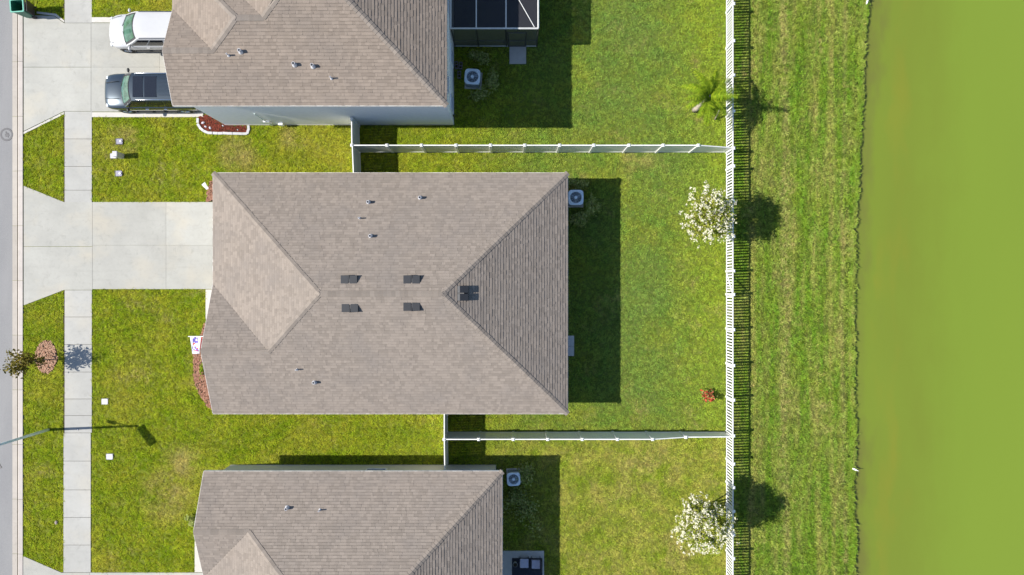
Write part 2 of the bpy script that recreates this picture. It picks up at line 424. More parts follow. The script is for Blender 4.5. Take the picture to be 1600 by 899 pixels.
# ------------------------------------------------------------------ road, gutter, kerb
YN, YS = 24.0, -24.0
XR = W(19.5, 0)[0]; XG = W(28, 0)[0]; XK = W(36.5, 0)[0]
b = MB(); b.box(-38, XR-.004, -300, 300, -.2, .004); o = b.build("road", M['asphalt']); struct(o, "grey asphalt street beside the pale kerb", "road")
g = bpy.data.objects.new("gutter", None); col.objects.link(g); struct(g, "beige concrete gutter strip along the street", "gutter")
k = bpy.data.objects.new("kerb", None); col.objects.link(k); struct(k, "pale concrete kerb beside the grass verge", "kerb")
L = 3.05; y = YS
gb = MB(); gb.box(XR, XG-.026, 0, L-.012, -.12, .010); gm = gb.build("gutter_section", M['gutter'], g, bevel=.004); gm.location = (0, y, 0)
kb = MB(); kb.add([(XG+.030,0,-.12),(XK,0,-.12),(XK,0,.058),(XG+.08,0,.058),(XG+.030,0,.03)]+[(XG+.030,L-.012,-.12),(XK,L-.012,-.12),(XK,L-.012,.058),(XG+.08,L-.012,.058),(XG+.030,L-.012,.03)],
       [(0,1,2,3,4),(9,8,7,6,5),(0,5,6,1),(1,6,7,2),(2,7,8,3),(3,8,9,4),(4,9,5,0)])
km = kb.build("kerb_section", M['kerb'], k, bevel=.006); km.location = (0, y, 0)
while y < YN - L:
    y += L; dup(gm, g, (0, y, 0)); dup(km, k, (0, y, 0))
b = MB(); b.box(XG-.0255, XG+.0295, YS, YN, -.14, .007)
o = b.build("gutter_joint_dirt", M['soil'], g)

def slab(poly, z0, z1, name, mat, parent): 
    b = MB(); b.prism(poly, z0, z1); return b.build(name, mat, parent, bevel=.006)
ZW = .035
G = .008                                   # half joint
# sidewalk slabs
sw = bpy.data.objects.new("sidewalk", None); col.objects.link(sw); struct(sw, "pale concrete sidewalk between verge and front lawns", "sidewalk")
SX0, SX1 = W(101.5, 0)[0], W(144, 0)[0]
jn = [-130, -87, -44, -6, 37]; j1 = [175, 218, 261, 298, 317]; j2 = [454, 496, 539, 582, 624, 650, 677, 721, 766, 809, 852, 895]
for js in (jn, j1, j2):
    for a, c in zip(js[:-1], js[1:]):
        y0, y1 = W(0, c)[1], W(0, a)[1]
        dx = -.06 if a > 660 else 0
        slab([(SX0+dx, y0+G), (SX1+dx, y0+G), (SX1+dx, y1-G), (SX0+dx, y1-G)], -.1, ZW + random.uniform(-.004, .004), "sidewalk_slab", M['walk'], sw)
b = MB()
b.box(SX0+.02, SX1-.08, W(0,895)[1], W(0,454)[1], -.1, .012); b.box(SX0+.02, SX1-.08, W(0,317)[1], W(0,175)[1], -.1, .012)
b.build("joint_sand", M['soil'], sw)
# driveways
def driveway(name, label, slabs, border=()):
    d = bpy.data.objects.new(name, None); col.objects.link(d); struct(d, label, "driveway")
    for p in slabs: slab(p, -.1, ZW + .004, "driveway_slab", M['conc'], d)
    for p in border: slab(p, -.1, ZW + .006, "border_strip", M['border'], d)
    return d
def rect(x0, y0, x1, y1, g=G):             # pixels -> world rectangle shrunk by half a joint
    (a, d), (c, b_) = W(x0, y0), W(x1, y1); return [(a+g, b_+g), (c-g, b_+g), (c-g, d-g), (a+g, d-g)]
def inset(p, g=G):
    cx = sum(a for a, _ in p)/len(p); cy = sum(c for _, c in p)/len(p)
    return [(a + (g if a < cx else -g), c + (g if c < cy else -g)) for a, c in p]
driveway("driveway", "wide concrete driveway of the middle house", [
    inset(WP([(37.5,291),(101,316.5),(145,316.5),(145,386),(37.5,386)])), inset(WP([(37.5,386),(145,386),(145,454),(101,454),(37.5,478)])),
    rect(145,316.5,260,384,.0025), rect(145,384,260,452.5,.0025), rect(260,316.5,382,384,.0025), rect(260,384,382,452.5,.0025)])
driveway("driveway", "concrete driveway with the two parked cars", [
    inset(WP([(37.5,24),(85,26),(101,37),(143,37),(143,106),(37.5,106)])), inset(WP([(37.5,106),(143,106),(143,175),(101,175),(37.5,206)])),
    rect(143,37,250,106,.0025), rect(143,106,250,175.5,.0025), rect(250,37,362,106,.0025), rect(250,106,362,175.5,.0025)],
    [rect(144,28,300,36.4,.003), rect(144,176.2,318,184,.003), inset(WP([(37.5,207),(100.5,175.8),(100.5,179.5),(37.5,210.5)]),.002), inset(WP([(58,19),(88,22.5),(101,33),(101,36.4),(86,25.6),(58,22)]),.002)])
driveway("driveway", "concrete driveway of the house with the beige side wall", [
    inset(WP([(36.5,869),(97,895),(141,895),(141,960),(36.5,960)])), inset(WP([(36.5,960),(141,960),(141,1035),(97,1035),(36.5,1060)])),
    rect(141,895,250,963,.0025), rect(250,895,360,963,.0025), rect(141,963,250,1031,.0025), rect(250,963,360,1031,.0025)])
o = slab(rect(321.5,453,352,500,.004), -.1, ZW, "front_walkway", M['border'], None); struct(o, "narrow concrete front walk beside the middle house", "walkway")
o = slab(rect(304.5,846,345,894.5,.004), -.1, ZW, "front_walkway", M['border'], None); struct(o, "narrow concrete front walk beside the house with beige side wall", "walkway")
# trench of bare soil on the street side of the sidewalk
b = MB()
for a, c in ((-130, 20), (178, 316), (455, 895)):
    b.box(SX0-.085, SX0-.004, W(0,c)[1], W(0,a)[1], -.05, .012)
o = b.build("soil_edge", M['soil']); struct(o, "dark soil trench along the sidewalk edge", "soil")

# ------------------------------------------------------------------ grass blades (stuff)
BEDS = {
 'front': WP([(319,506),(314,524),(306,540),(302.5,556),(302.5,592),(306,605),(312,616),(322,633),(332,641),(365,641),(365,500)]),
 'corner': WP([(323,316),(324.5,296),(329,284),(350,276),(350,316)]),
 'north': WP([(311,184),(311,195),(319,205),(329,208.5),(386,209),(387,197),(354,197),(322,180)]),
 'verge': None}
def ell(cx, cy, rx, ry, n=22, j=.08):
    r_ = random.Random(int(cx+cy)); return [W(cx + rx*math.cos(2*math.pi*i/n)*(1+r_.uniform(-j,j)), cy + ry*math.sin(2*math.pi*i/n)*(1+r_.uniform(-j,j))) for i in range(n)]
BEDS['verge'] = ell(72.5, 558, 17, 25)
def inpoly(px, py, poly):
    c = np.zeros(len(px), bool); n = len(poly); j = n-1
    for i in range(n):
        xi, yi = poly[i]; xj, yj = poly[j]
        hit = ((yi > py) != (yj > py)) & (px < (xj-xi)*(py-yi)/((yj-yi) or 1e-9) + xi)
        c ^= hit; j = i
    return c
def rc(x0, y0, x1, y1): return WP([(x0,y0),(x1,y0),(x1,y1),(x0,y1)])
EXCL = [rc(100,-200,144.3,1200), WP([(36,291),(101,316),(145,316),(382,316),(382,453),(145,453),(101,454),(36,479)]),
        WP([(36,18),(86,21),(101,33),(144,28),(362,28),(362,184.5),(144,184.5),(101,177),(36,211)]),
        WP([(36,869),(97,895),(360,895),(360,1031),(97,1035),(36,1060)]), rc(321,453,352,500), rc(304,846,345,895),
        [(-15.07,-6.13),(2.48,-6.13),(2.48,5.53),(-15.07,5.53)], [(-16.0,9.07),(-3.25,9.07),(-3.25,21),(-16.0,21)], [(-15.65,-21.5),(-.9,-21.5),(-.9,-9.9),(-15.65,-9.9)],
        [(-3.3,13.4),(1.4,13.4),(1.4,24),(-3.3,24)], rc(795,74,822.5,101.5), rc(786,862,850,960), rc(886,526,898,557)] + list(BEDS.values())
def scatter(x0, x1, y0, y1, dens):
    n = int((x1-x0)*(y1-y0)*dens)
    x = rng.uniform(x0, x1, n); y = rng.uniform(y0, y1, n)
    keep = np.ones(n, bool)
    for p in EXCL: keep &= ~inpoly(x, y, p)
    return x[keep], y[keep]
def tuft(name, seed, nb, rad, hgt, wid):
    r_ = np.random.default_rng(seed); V = []; F = []
    for i in range(nb):
        a = r_.uniform(0, 2*math.pi); d = rad*math.sqrt(r_.uniform(0, 1)); cx, cy = d*math.cos(a), d*math.sin(a)
        t = r_.uniform(0, 2*math.pi); le = hgt*r_.uniform(.6, 1.25); lean = r_.uniform(.35, 1.1)*le; wd = wid*r_.uniform(.7, 1.2)
        ux, uy = math.cos(t), math.sin(t); px, py = -uy*wd/2, ux*wd/2; o_ = len(V)
        h1 = le*.6*r_.uniform(.8, 1.1); h2 = h1*r_.uniform(.75, 1.25)
        V += [(cx+px, cy+py, -.01), (cx-px, cy-py, -.01), (cx+ux*lean*.5-px, cy+uy*lean*.5-py, h1), (cx+ux*lean*.5+px, cy+uy*lean*.5+py, h1), (cx+ux*lean, cy+uy*lean, h2)]
        F += [(o_, o_+1, o_+2, o_+3), (o_+3, o_+2, o_+4)]
    me = bpy.data.meshes.new(name); me.from_pydata(V, [], F); me.materials.append(M['blade']); me.update()
    return bpy.data.objects.new(name, me)
tufts = [tuft("grass_tuft", 100+i, 20, .080, .068, .017) for i in range(4)] + [tuft("grass_tuft", 200+i, 16, .10, .105, .018) for i in range(2)]
def grass(name, label, x, y, smin, smax, hi=0):
    n = len(x); z = zground(x, y)
    me = bpy.data.meshes.new(name); me.vertices.add(n)
    me.vertices.foreach_set("co", np.stack([x, y, z], -1).astype(np.float32).ravel())
    # clumps: patches of longer grass
    cl = .5 + .5*np.sin(x*2.3 + 1.7*np.sin(y*1.1))*np.sin(y*2.9 + 1.3*np.sin(x*1.7))
    s = (smin + (smax-smin)*(rng.uniform(0, 1, n)*.6 + cl*.4)).astype(np.float32)
    for nm, ty, dat in (("scl", 'FLOAT', s), ("rot", 'FLOAT', rng.uniform(0, 6.283, n).astype(np.float32)), ("var", 'INT', rng.integers(0, len(tufts) if hi else 4, n).astype(np.int32))):
        a = me.attributes.new(nm, ty, 'POINT'); a.data.foreach_set("value", dat)
    me.materials.append(M['blade'])
    o = bpy.data.objects.new(name, me); col.objects.link(o)
    ng = bpy.data.node_groups.new(name, 'GeometryNodeTree')
    ng.interface.new_socket("Geometry", in_out='INPUT', socket_type='NodeSocketGeometry'); ng.interface.new_socket("Geometry", in_out='OUTPUT', socket_type='NodeSocketGeometry')
    N = ng.nodes.new; Lk = ng.links.new
    gi, go = N("NodeGroupInput"), N("NodeGroupOutput"); ip = N("GeometryNodeInstanceOnPoints"); ip.inputs["Pick Instance"].default_value = True
    gti = N("GeometryNodeGeometryToInstance")
    for t in reversed(tufts):
        oi = N("GeometryNodeObjectInfo"); oi.inputs["Object"].default_value = t; Lk(oi.outputs["Geometry"], gti.inputs[0])
    def attr(nm, ty):
        a = N("GeometryNodeInputNamedAttribute"); a.data_type = ty; a.inputs[0].default_value = nm; return a.outputs[0]
    cx = N("ShaderNodeCombineXYZ"); Lk(attr("rot", 'FLOAT'), cx.inputs[2])
    sx = N("ShaderNodeCombineXYZ"); sa = attr("scl", 'FLOAT')
    for i in range(3): Lk(sa, sx.inputs[i])
    Lk(gi.outputs[0], ip.inputs["Points"]); Lk(gti.outputs[0], ip.inputs["Instance"]); Lk(attr("var", 'INT'), ip.inputs["Instance Index"])
    Lk(cx.outputs[0], ip.inputs["Rotation"]); Lk(sx.outputs[0], ip.inputs["Scale"]); Lk(ip.outputs[0], go.inputs[0])
    md = o.modifiers.new("grass", 'NODES'); md.node_group = ng
    o["kind"] = "stuff"; o["label"] = label; o["category"] = "grass"
    return o
x, y = scatter(XK+.01, 11.95, -24, 24, 116)
grass("lawn_grass", "short green lawn grass around the houses", x, y, .55, 1.35)
x, y = scatter(11.95, 20.4, -24, 24, 105)
kp = x < shore(y) + .03
x, y = x[kp], y[kp]
ye = rng.uniform(-24, 24, 2300); xe = shore(ye) - rng.uniform(-.10, .22, 2300)
grass("bank_grass", "coarse green and tan grass on the bank between fence and pond", np.concatenate([x, xe]), np.concatenate([y, ye]), .75, 1.45, 1)

# ------------------------------------------------------------------ houses
PITCH = .4167
class Roof:
    """slopes: (plan polygon, point on eave, inward plan direction)"""
    def __init__(s, he): s.he = he
    def z(s, p, e, d): return s.he + PITCH*((p[0]-e[0])*d[0] + (p[1]-e[1])*d[1])

def shingles(name, he, poly, e, d, mat, parent, seed, expo=.150):
    """overlapping laminated shingles: every tab a small wedge with its own butt edge"""
    r_ = np.random.default_rng(seed)
    cs = 1/math.sqrt(1+PITCH**2); sn = PITCH*cs
    ud = np.array([-d[1], d[0]], float)
    P = np.array(poly, float) - np.array(e, float)
    U = P @ ud; V = (P @ np.array(d, float))/cs
    n = len(P)
    def span(v):
        xs_ = []
        for i in range(n):
            j = (i+1) % n
            if (V[i]-v)*(V[j]-v) <= 0 and abs(V[i]-V[j]) > 1e-9:
                xs_.append(U[i] + (U[j]-U[i])*(v-V[i])/(V[j]-V[i]))
        return (min(xs_), max(xs_)) if xs_ else None
    vmax = V.max(); verts = []; quads = []; tris = []
    v0 = 0.0
    while v0 < vmax-.02:
        v1 = min(v0+expo, vmax)
        a, b_ = span(v0+1e-4), span(min(v1, vmax-1e-3)-1e-4)
        if a and b_:
            lo, hi = min(a[0], b_[0]), max(a[1], b_[1])
            u = lo - r_.uniform(0, .3)
            while u < hi:
                u2 = u + r_.choice([.11, .15, .19, .24, .29])*r_.uniform(.9, 1.1)
                p0, p1 = max(u, a[0]), min(u2, a[1]); q0, q1 = max(u, b_[0]), min(u2, b_[1])
                p0 = min(p0, a[1]); p1 = max(p1, a[0]); q0 = min(q0, b_[1]); q1 = max(q1, b_[0])
                if (p1-p0) > .004 or (q1-q0) > .004:
                    if p1 <= p0: p0 = p1 = (p0+p1)/2
                    if q1 <= q0: q0 = q1 = (q0+q1)/2
                    t = .010 + (.008 if r_.random() < .5 else 0) + r_.uniform(0, .003)
                    vt = v1 + .015 if v1 < vmax else v1
                    def pt(u_, v_, l): 
                        return (e[0]+ud[0]*u_+d[0]*(v_*cs - l*sn), e[1]+ud[1]*u_+d[1]*(v_*cs - l*sn), he + v_*sn + l*cs + .022)
                    o_ = len(verts)
                    jit = r_.uniform(-.006, .006)
                    fb = r_.uniform(.70, .78); m0, m1 = p0+(q0-p0)*fb, p1+(q1-p1)*fb; vm = v0+jit+(vt-v0-jit)*fb; tm = t*(1-fb)
                    verts += [pt(p0, v0+jit, t), pt(p1, v0+jit, t), pt(q1, vt, .001), pt(q0, vt, .001), pt(p0, v0+jit, -.004), pt(p1, v0+jit, -.004), pt(m0, vm, tm), pt(m1, vm, tm)]
                    quads += [(o_, o_+1, o_+7, o_+6), (o_+4, o_+5, o_+1, o_), (o_+6, o_+7, o_+2, o_+3)]; tris += [(o_+4, o_, o_+6), (o_+1, o_+5, o_+7)]
                u = u2
        v0 += expo
    # wind so that tops face up
    me = bpy.data.meshes.new(name)
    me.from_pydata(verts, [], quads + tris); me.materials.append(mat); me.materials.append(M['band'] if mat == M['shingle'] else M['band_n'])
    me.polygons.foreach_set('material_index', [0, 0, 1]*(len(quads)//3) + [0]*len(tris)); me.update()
    if len(me.polygons) and me.polygons[0].normal.z < 0: me.flip_normals()
    o = bpy.data.objects.new(name, me); col.objects.link(o); o.parent = parent; o["kind"] = "stuff"
    return o

CAPS = {}
def caps(p, q_, drop, parent, mat, w_=.145, step=.20):
    """ridge or hip cap shingles laid one by one from p up to q"""
    p, q_ = Vector(p), Vector(q_); d = q_-p; Ln = d.length; d.normalize()
    key = (round(drop, 3), mat.name)
    n = max(1, int(Ln/step))
    if key not in CAPS:
        b = MB(); l = .27; z = w_*drop; t = .014
        b.add([(0,-w_,t-z),(0,0,t),(0,w_,t-z),(l,-w_*.96,-z),(l,0,0),(l,w_*.96,-z),(0,-w_,-.006-z),(0,0,-.004),(0,w_,-.006-z)],
              [(0,3,4,1),(1,4,5,2),(6,0,1,7),(7,1,2,8),(6,3,0),(8,2,5)])
        me_o = b.build("ridge_cap", mat, parent); CAPS[key] = me_o.data
        bpy.data.objects.remove(me_o)
    yv = Vector((0,0,1)).cross(d).normalized(); zv = d.cross(yv)
    for i in range(n):
        c = p + d*(i*Ln/n); c = c + zv*.040 + Vector((random.uniform(-.006,.006), random.uniform(-.006,.006), 0))
        o = bpy.data.objects.new("ridge_cap", CAPS[key]); col.objects.link(o); o.parent = parent
        m = Matrix((( d.x, yv.x, zv.x, c.x),(d.y, yv.y, zv.y, c.y),(d.z, yv.z, zv.z, c.z),(0,0,0,1)))
        o.matrix_local = m

def roof_mesh(he, slopes, outline, parent, thick=.17):
    b = MB()
    for poly, e, d in slopes:
        vs_ = [(x, y, he + PITCH*((x-e[0])*d[0]+(y-e[1])*d[1]) + .012) for x, y in poly]
        a = sum(poly[i][0]*poly[(i+1)%len(poly)][1]-poly[(i+1)%len(poly)][0]*poly[i][1] for i in range(len(poly)))
        if a < 0: vs_ = vs_[::-1]
        b.add(vs_, [tuple(range(len(vs_)))])
    b.mi = 1
    b.add([(x, y, he-thick+.03) for x, y in outline], [tuple(range(len(outline)-1, -1, -1))])
    return b.build("roof", [M['deck'], M['fascia']], parent)
def fascia(parent, pts3, thick=.17):
    """boards under the roof edge following 3D points"""
    for p, q_ in zip(pts3[:-1], pts3[1:]):
        b = MB(); d = Vector((q_[0]-p[0], q_[1]-p[1], 0)); n = Vector((d.y, -d.x, 0)).normalized()*.022
        P = [Vector(p), Vector(q_)]; vs_ = []
        for zz in (-thick, .008):
            vs_ += [P[0]+Vector((0,0,zz)), P[1]+Vector((0,0,zz)), P[1]+n+Vector((0,0,zz)), P[0]+n+Vector((0,0,zz))]
        b.add(vs_, [(3,2,1,0),(4,5,6,7),(0,1,5,4),(1,2,6,5),(2,3,7,6),(3,0,4,7)])
        b.build("fascia_board", M['fascia'], parent)

def window(parent, c, wdt, hgt, axis, out):
    """axis 'x': wall faces +-Y (window along x); 'y': wall faces +-X.  out = +-1"""
    b = MB(); t = .05
    def bx(a0, a1, z0, z1, d0, d1):
        lo, hi = sorted((d0*out, d1*out))
        if axis == 'x': b.box(c[0]+a0, c[0]+a1, c[1]+lo, c[1]+hi, z0, z1)
        else: b.box(c[0]+lo, c[0]+hi, c[1]+a0, c[1]+a1, z0, z1)
    z0, z1 = c[2]-hgt/2, c[2]+hgt/2
    bx(-wdt/2, -wdt/2+.07, z0, z1, -.02, .045); bx(wdt/2-.07, wdt/2, z0, z1, -.02, .045); bx(-wdt/2+.07, wdt/2-.07, z1-.07, z1, -.02, .045)
    bx(-wdt/2+.07, wdt/2-.07, z0, z0+.07, -.02, .06); bx(-wdt/2+.07, wdt/2-.07, c[2]-.02, c[2]+.02, -.02, .035)
    f = b.build("window", M['white_paint'], parent)
    b = MB(); bx(-wdt/2+.07, wdt/2-.07, z0+.07, z1-.07, -.018, .012); b.build("pane", M['glass'], f)
def garage_door(parent, x, y0, y1, h):
    b = MB(); b.box(x-.05, x+.02, y0-.1, y0, .03, h+.1); b.box(x-.05, x+.02, y1, y1+.1, .03, h+.1); b.box(x-.05, x+.02, y0, y1, h, h+.1)
    f = b.build("garage_door", M['white_paint'], parent)
    for i in range(4):
        b = MB(); z0 = .05 + i*(h-.05)/4; b.box(x-.03, x+.02, y0+.004, y1-.004, z0+.006, z0+(h-.05)/4-.006)
        b.build("door_panel", M['door'], f, bevel=.01)

def pipe_vent(parent, px, py, zf, big=True):
    """plumbing stack with a lead boot, standing on the slope; zf(x,y) gives roof height"""
    x, y = W(px, py, zf[0]); z = zf[1](x, y)
    for _ in range(3):
        x, y = W(px, py, z+.12); z = zf[1](x, y)
    b = MB()
    if big:
        b.cyl((x, y), .125, z-.03, z+.09, 14, .080); b.cyl((x, y), .074, z+.05, z+.225, 14); b.mi = 1; b.cyl((x, y), .058, z+.21, z+.230, 12)
    else:
        b.cyl((x, y), .075, z-.02, z+.05, 12, .045); b.cyl((x, y), .034, z, z+.26, 10); b.mi = 1; b.cyl((x, y), .022, z+.25, z+.263, 10)
    b.build("vent_pipe", [M['lead'], M['black']], parent, smooth=False)

def house(name, label, he, X0, X1, Y0, Y1, slopes, outline, rake_lines, fasc, caplines, wallpoly, wallmats, gable, mats, seed):
    root = empty(name, ((X0+X1)/2, (Y0+Y1)/2, 0), label, "house")
    root.location = (0, 0, 0)
    r = roof_mesh(he, slopes, outline, root)
    for i, (poly, e, d) in enumerate(slopes): shingles("shingles", he, poly, e, d, mats[0], r, seed+i)
    for ln in fasc: fascia(r, ln)
    for p, q_, drop in caplines: caps(p, q_, drop, r, mats[1])
    b = MB(); b.mi = 0
    n = len(wallpoly)
    for i in range(n):
        (xa, ya), (xb, yb) = wallpoly[i], wallpoly[(i+1)%n]
        b.mi = wallmats[i]
        b.add([(xa,ya,-.1),(xb,yb,-.1),(xb,yb,he+.02),(xa,ya,he+.02)], [(0,1,2,3)])
    for g in gable: b.mi = 0; b.add(g, [tuple(range(len(g)))])
    b.build("wall", [M['wall_white'], M['wall_beige'], M['wall_green']], root)
    b = MB(); b.prism([(x + (.015 if x > (X0+X1)/2 else -.015), y + (.015 if y > (Y0+Y1)/2 else -.015)) for x, y in wallpoly], -.1, .07); b.build("foundation", M['border'], root)
    return root, r
HZ = lambda he, e, d: (lambda x, y: he + .03 + PITCH*((x-e[0])*d[0]+(y-e[1])*d[1]))
HIPD = PITCH*math.sqrt(.5)

# ---- the middle house
he, X0, X1, Y0, Y1 = 2.75, -15.47, 2.88, -6.53, 5.93
hw = (Y1-Y0)/2; rY = (Y0+Y1)/2; rz = he+PITCH*hw; gw = 3.35; gY = Y0+gw; gz = he+PITCH*gw; gX = X0+gw
rW, rE = X0+hw, X1-hw
sl_ = [([(X0,Y0),(X1,Y0),(rE,rY),(rW,rY),(gX,gY),(X0,gY)], (X0,Y0), (0,1)),
       ([(X0,Y1),(rW,rY),(gX,gY),(X0,gY+gw)], (X0,0), (1,0)),
       ([(X0,gY),(gX,gY),(X0,gY+gw)], (X0,gY+gw), (0,-1)),
       ([(X0,Y1),(X1,Y1),(rE,rY),(rW,rY)], (X0,Y1), (0,-1)),
       ([(X1,Y0),(X1,Y1),(rE,rY)], (X1,0), (-1,0))]
o_ = .4
wp = [(X0+o_,Y0+o_),(X1-o_,Y0+o_),(X1-o_,Y1-o_),(X0+o_,Y1-o_)]
mid, midr = house("house", "whole taupe shingle roofed house with five charcoal roof vents between the two fences", he, X0, X1, Y0, Y1, sl_,
    [(X0,Y0),(X1,Y0),(X1,Y1),(X0,Y1)], None,
    [[(X0,gY,gz),(X0,Y0,he),(X1,Y0,he),(X1,Y1,he),(X0,Y1,he),(X0,gY+gw,he),(X0,gY,gz)]],
    [((rW,rY,rz),(rE,rY,rz),PITCH), ((X1,Y0,he),(rE,rY,rz),HIPD), ((X1,Y1,he),(rE,rY,rz),HIPD), ((X0,Y1,he),(rW,rY,rz),HIPD), ((gX,gY,gz),(rW,rY,rz),HIPD), ((X0,gY,gz),(gX,gY,gz),PITCH)],
    wp, [1,1,1,1], [[(X0+o_,Y0+.1,he),(X0+o_,gY+gw-.1,he),(X0+o_,gY,gz-.03)]], (M['shingle'], M['cap']), 10)
garage_door(mid, X0+o_, .55, 5.25, 2.2)
window(mid, (X0+o_, -4.9, 1.4), 1.2, 1.3, 'y', -1)
for yy in (3.2, -1.0, -4.6): window(mid, (X1-o_, yy, 1.45), 1.1, 1.2, 'y', 1)
S_ = (4, HZ(he, (X0,Y0), (0,1))); N_ = (4, HZ(he, (X0,Y1), (0,-1)))
for px, py, z_, bg in ((575,316.5,N_,1),(656,309.5,N_,1),(561,341.5,N_,0),(578.5,369.5,N_,1),(463,578.5,S_,0),(490.5,598.5,S_,1)): pipe_vent(midr, px, py, z_, bg)
def box_vent(parent, px, py, zf, axis):
    """low charcoal off-ridge vent: two sloped covers joined at a strap, open at the low side"""
    x, y = W(px, py, 5); z = zf(x, y); x, y = W(px, py, z+.1); z = zf(x, y)
    if axis == 'x':
        s = 1 if zf(x, y+1) > z else -1                # upslope direction in y
        w2, d2 = .40, .20
        prof = [(-d2, -.10), (d2, .02), (d2, .085), (-d2, .095)]
        b = MB()
        for x0, x1 in ((-w2, -.028), (.028, w2)):
            vs_ = [(x+xx, y+s*a, z+c+s*0) for xx in (x0, x1) for a, c in prof]
            b.add(vs_, [(0,1,2,3),(7,6,5,4),(0,4,5,1),(1,5,6,2),(2,6,7,3),(3,7,4,0)])
        v = b.build("roof_vent", M['charcoal'], parent, bevel=.008)
        b = MB(); vs_ = [(x+xx, y+s*a*1.1, z+c*1.0+.004) for xx in (-.026, .026) for a, c in [(-d2,-.10),(d2,.02),(d2,.058),(-d2,.115)]]
        b.add(vs_, [(0,1,2,3),(7,6,5,4),(0,4,5,1),(1,5,6,2),(2,6,7,3),(3,7,4,0)]); b.build("strap", M['black'], v)
    else:
        d2, w2 = .30, .36
        b = MB()
        for y0, y1 in ((-w2, -.028), (.028, w2)):
            vs_ = [(x+a, y+yy, z+c) for yy in (y0, y1) for a, c in [(-.22,.10),(.30,-.14),(.30,.10),(-.10,.20),(-.22,.17)]]
            b.add(vs_, [(4,3,2,1,0),(5,6,7,8,9),(0,1,6,5),(1,2,7,6),(2,3,8,7),(3,4,9,8),(4,0,5,9)])
        v = b.build("roof_vent", M['charcoal'], parent, bevel=.008)
        b = MB(); b.add([(x-.24,y-.026,z+.10),(x+.10,y-.026,z+.165),(x+.10,y+.026,z+.165),(x-.24,y+.026,z+.10)] , [(0,1,2,3)]); b.build("strap", M['black'], v)
for px, py, z_ in ((545,437.5,N_),(643,437.5,N_),(546.5,482,S_),(643,480,S_)): box_vent(midr, px, py, z_[1], 'x')
box_vent(midr, 722, 459, HZ(he, (X1,0), (-1,0)), 'y')

# ---- the two-storey house to the north
he, X0, X1, Y0, Y1 = 5.6, -16.14, -3.1, 8.65, 21.05
hw = 6.2; rY = Y0+hw; rz = he+PITCH*hw; XF = -14.9; bw = 3.6; bY = Y0+bw; bz = he+PITCH*bw; gw = 2.3; gY = Y0+gw; gz = he+PITCH*gw; gX = X0+gw
bX = X0+bw; fX = XF+bw; rW, rE = XF+hw, X1-hw
sl_ = [([(X0,Y0),(X1,Y0),(rE,rY),(rW,rY),(fX,bY),(bX,bY),(gX,gY),(X0,gY)], (X0,Y0), (0,1)),
       ([(bX,bY),(gX,gY),(X0,gY+gw),(X0,Y0+2*bw)], (X0,0), (1,0)),
       ([(X0,gY),(gX,gY),(X0,gY+gw)], (X0,gY+gw), (0,-1)),
       ([(X0,Y0+2*bw),(bX,bY),(fX,bY),(XF,Y0+2*bw)], (X0,Y0+2*bw), (0,-1)),
       ([(fX,bY),(rW,rY),(XF,Y1),(XF,Y0+2*bw)], (XF,0), (1,0)),
       ([(XF,Y1),(X1,Y1),(rE,rY),(rW,rY)], (XF,Y1), (0,-1)),
       ([(X1,Y0),(X1,Y1),(rE,rY)], (X1,0), (-1,0))]
wp = [(-16.0,9.07),(-3.25,9.07),(-3.25,20.63),(-14.5,20.63),(-14.5,15.5),(-16.0,15.5)]
nor, norr = house("house", "tall pale walled house with brown shingle roof behind the parked cars", he, X0, X1, Y0, Y1, sl_,
    [(X0,Y0),(X1,Y0),(X1,Y1),(XF,Y1),(XF,Y0+2*bw),(X0,Y0+2*bw)], None,
    [[(X0,gY,gz),(X0,Y0,he),(X1,Y0,he),(X1,Y1,he),(XF,Y1,he),(XF,Y0+2*bw,he),(X0,Y0+2*bw,he),(X0,gY+gw,he),(X0,gY,gz)]],
    [((rW,rY,rz),(rE,rY,rz),PITCH), ((X1,Y0,he),(rE,rY,rz),HIPD), ((X1,Y1,he),(rE,rY,rz),HIPD), ((XF,Y1,he),(rW,rY,rz),HIPD), ((fX,bY,bz),(rW,rY,rz),HIPD),
     ((bX,bY,bz),(fX,bY,bz),PITCH), ((gX,gY,gz),(bX,bY,bz),HIPD), ((X0,Y0+2*bw,he),(bX,bY,bz),HIPD), ((X0,gY,gz),(gX,gY,gz),PITCH)],
    wp, [0]*6, [[(-16.0,Y0+.2,he),(-16.0,gY+gw-.1,he),(-16.0,gY,gz-.03)]], (M['shingle_n'], M['cap']), 40)
garage_door(nor, -16.0, 10.2, 15.0, 2.2)
for yy, zz in ((9.9,1.5),(12.4,1.5),(10.2,4.2),(14.2,4.2)): window(nor, (-3.25, yy, zz), 1.0, 1.25, 'y', 1)
for yy in (10.9, 13.6): window(nor, (-16.0, yy, 4.2), 1.0, 1.2, 'y', -1)
S_ = (6.5, HZ(he, (X0,Y0), (0,1)))
for px, py, bg in ((374.5,80,1),(355.5,86,0),(459,100.5,1),(488,103,1),(517,122,0)): pipe_vent(norr, px, py, S_, bg)
b = MB(); b.box(-13.55, -13.2, 9.0, 9.07, .5, .95); b.build("meter_box", M['white_paint'], nor, bevel=.01)
b = MB(); b.box(-13.42, -13.34, 9.01, 9.07, .07, .5); b.tube([(-13.4,9.03,.95),(-13.4,9.03,2.6)], .025); b.build("conduit", M['galv'], nor)
b = MB(); b.box(-12.85, -12.6, 8.93, 9.07, .3, .62); b.build("utility_box", M['white_paint'], nor, bevel=.01)
b = MB(); b.tube([(-3.2,9.4,.1),(-3.2,9.4,.9),(-3.12,9.4,1.0)], .03); b.build("hose_tap", M['black'], nor)

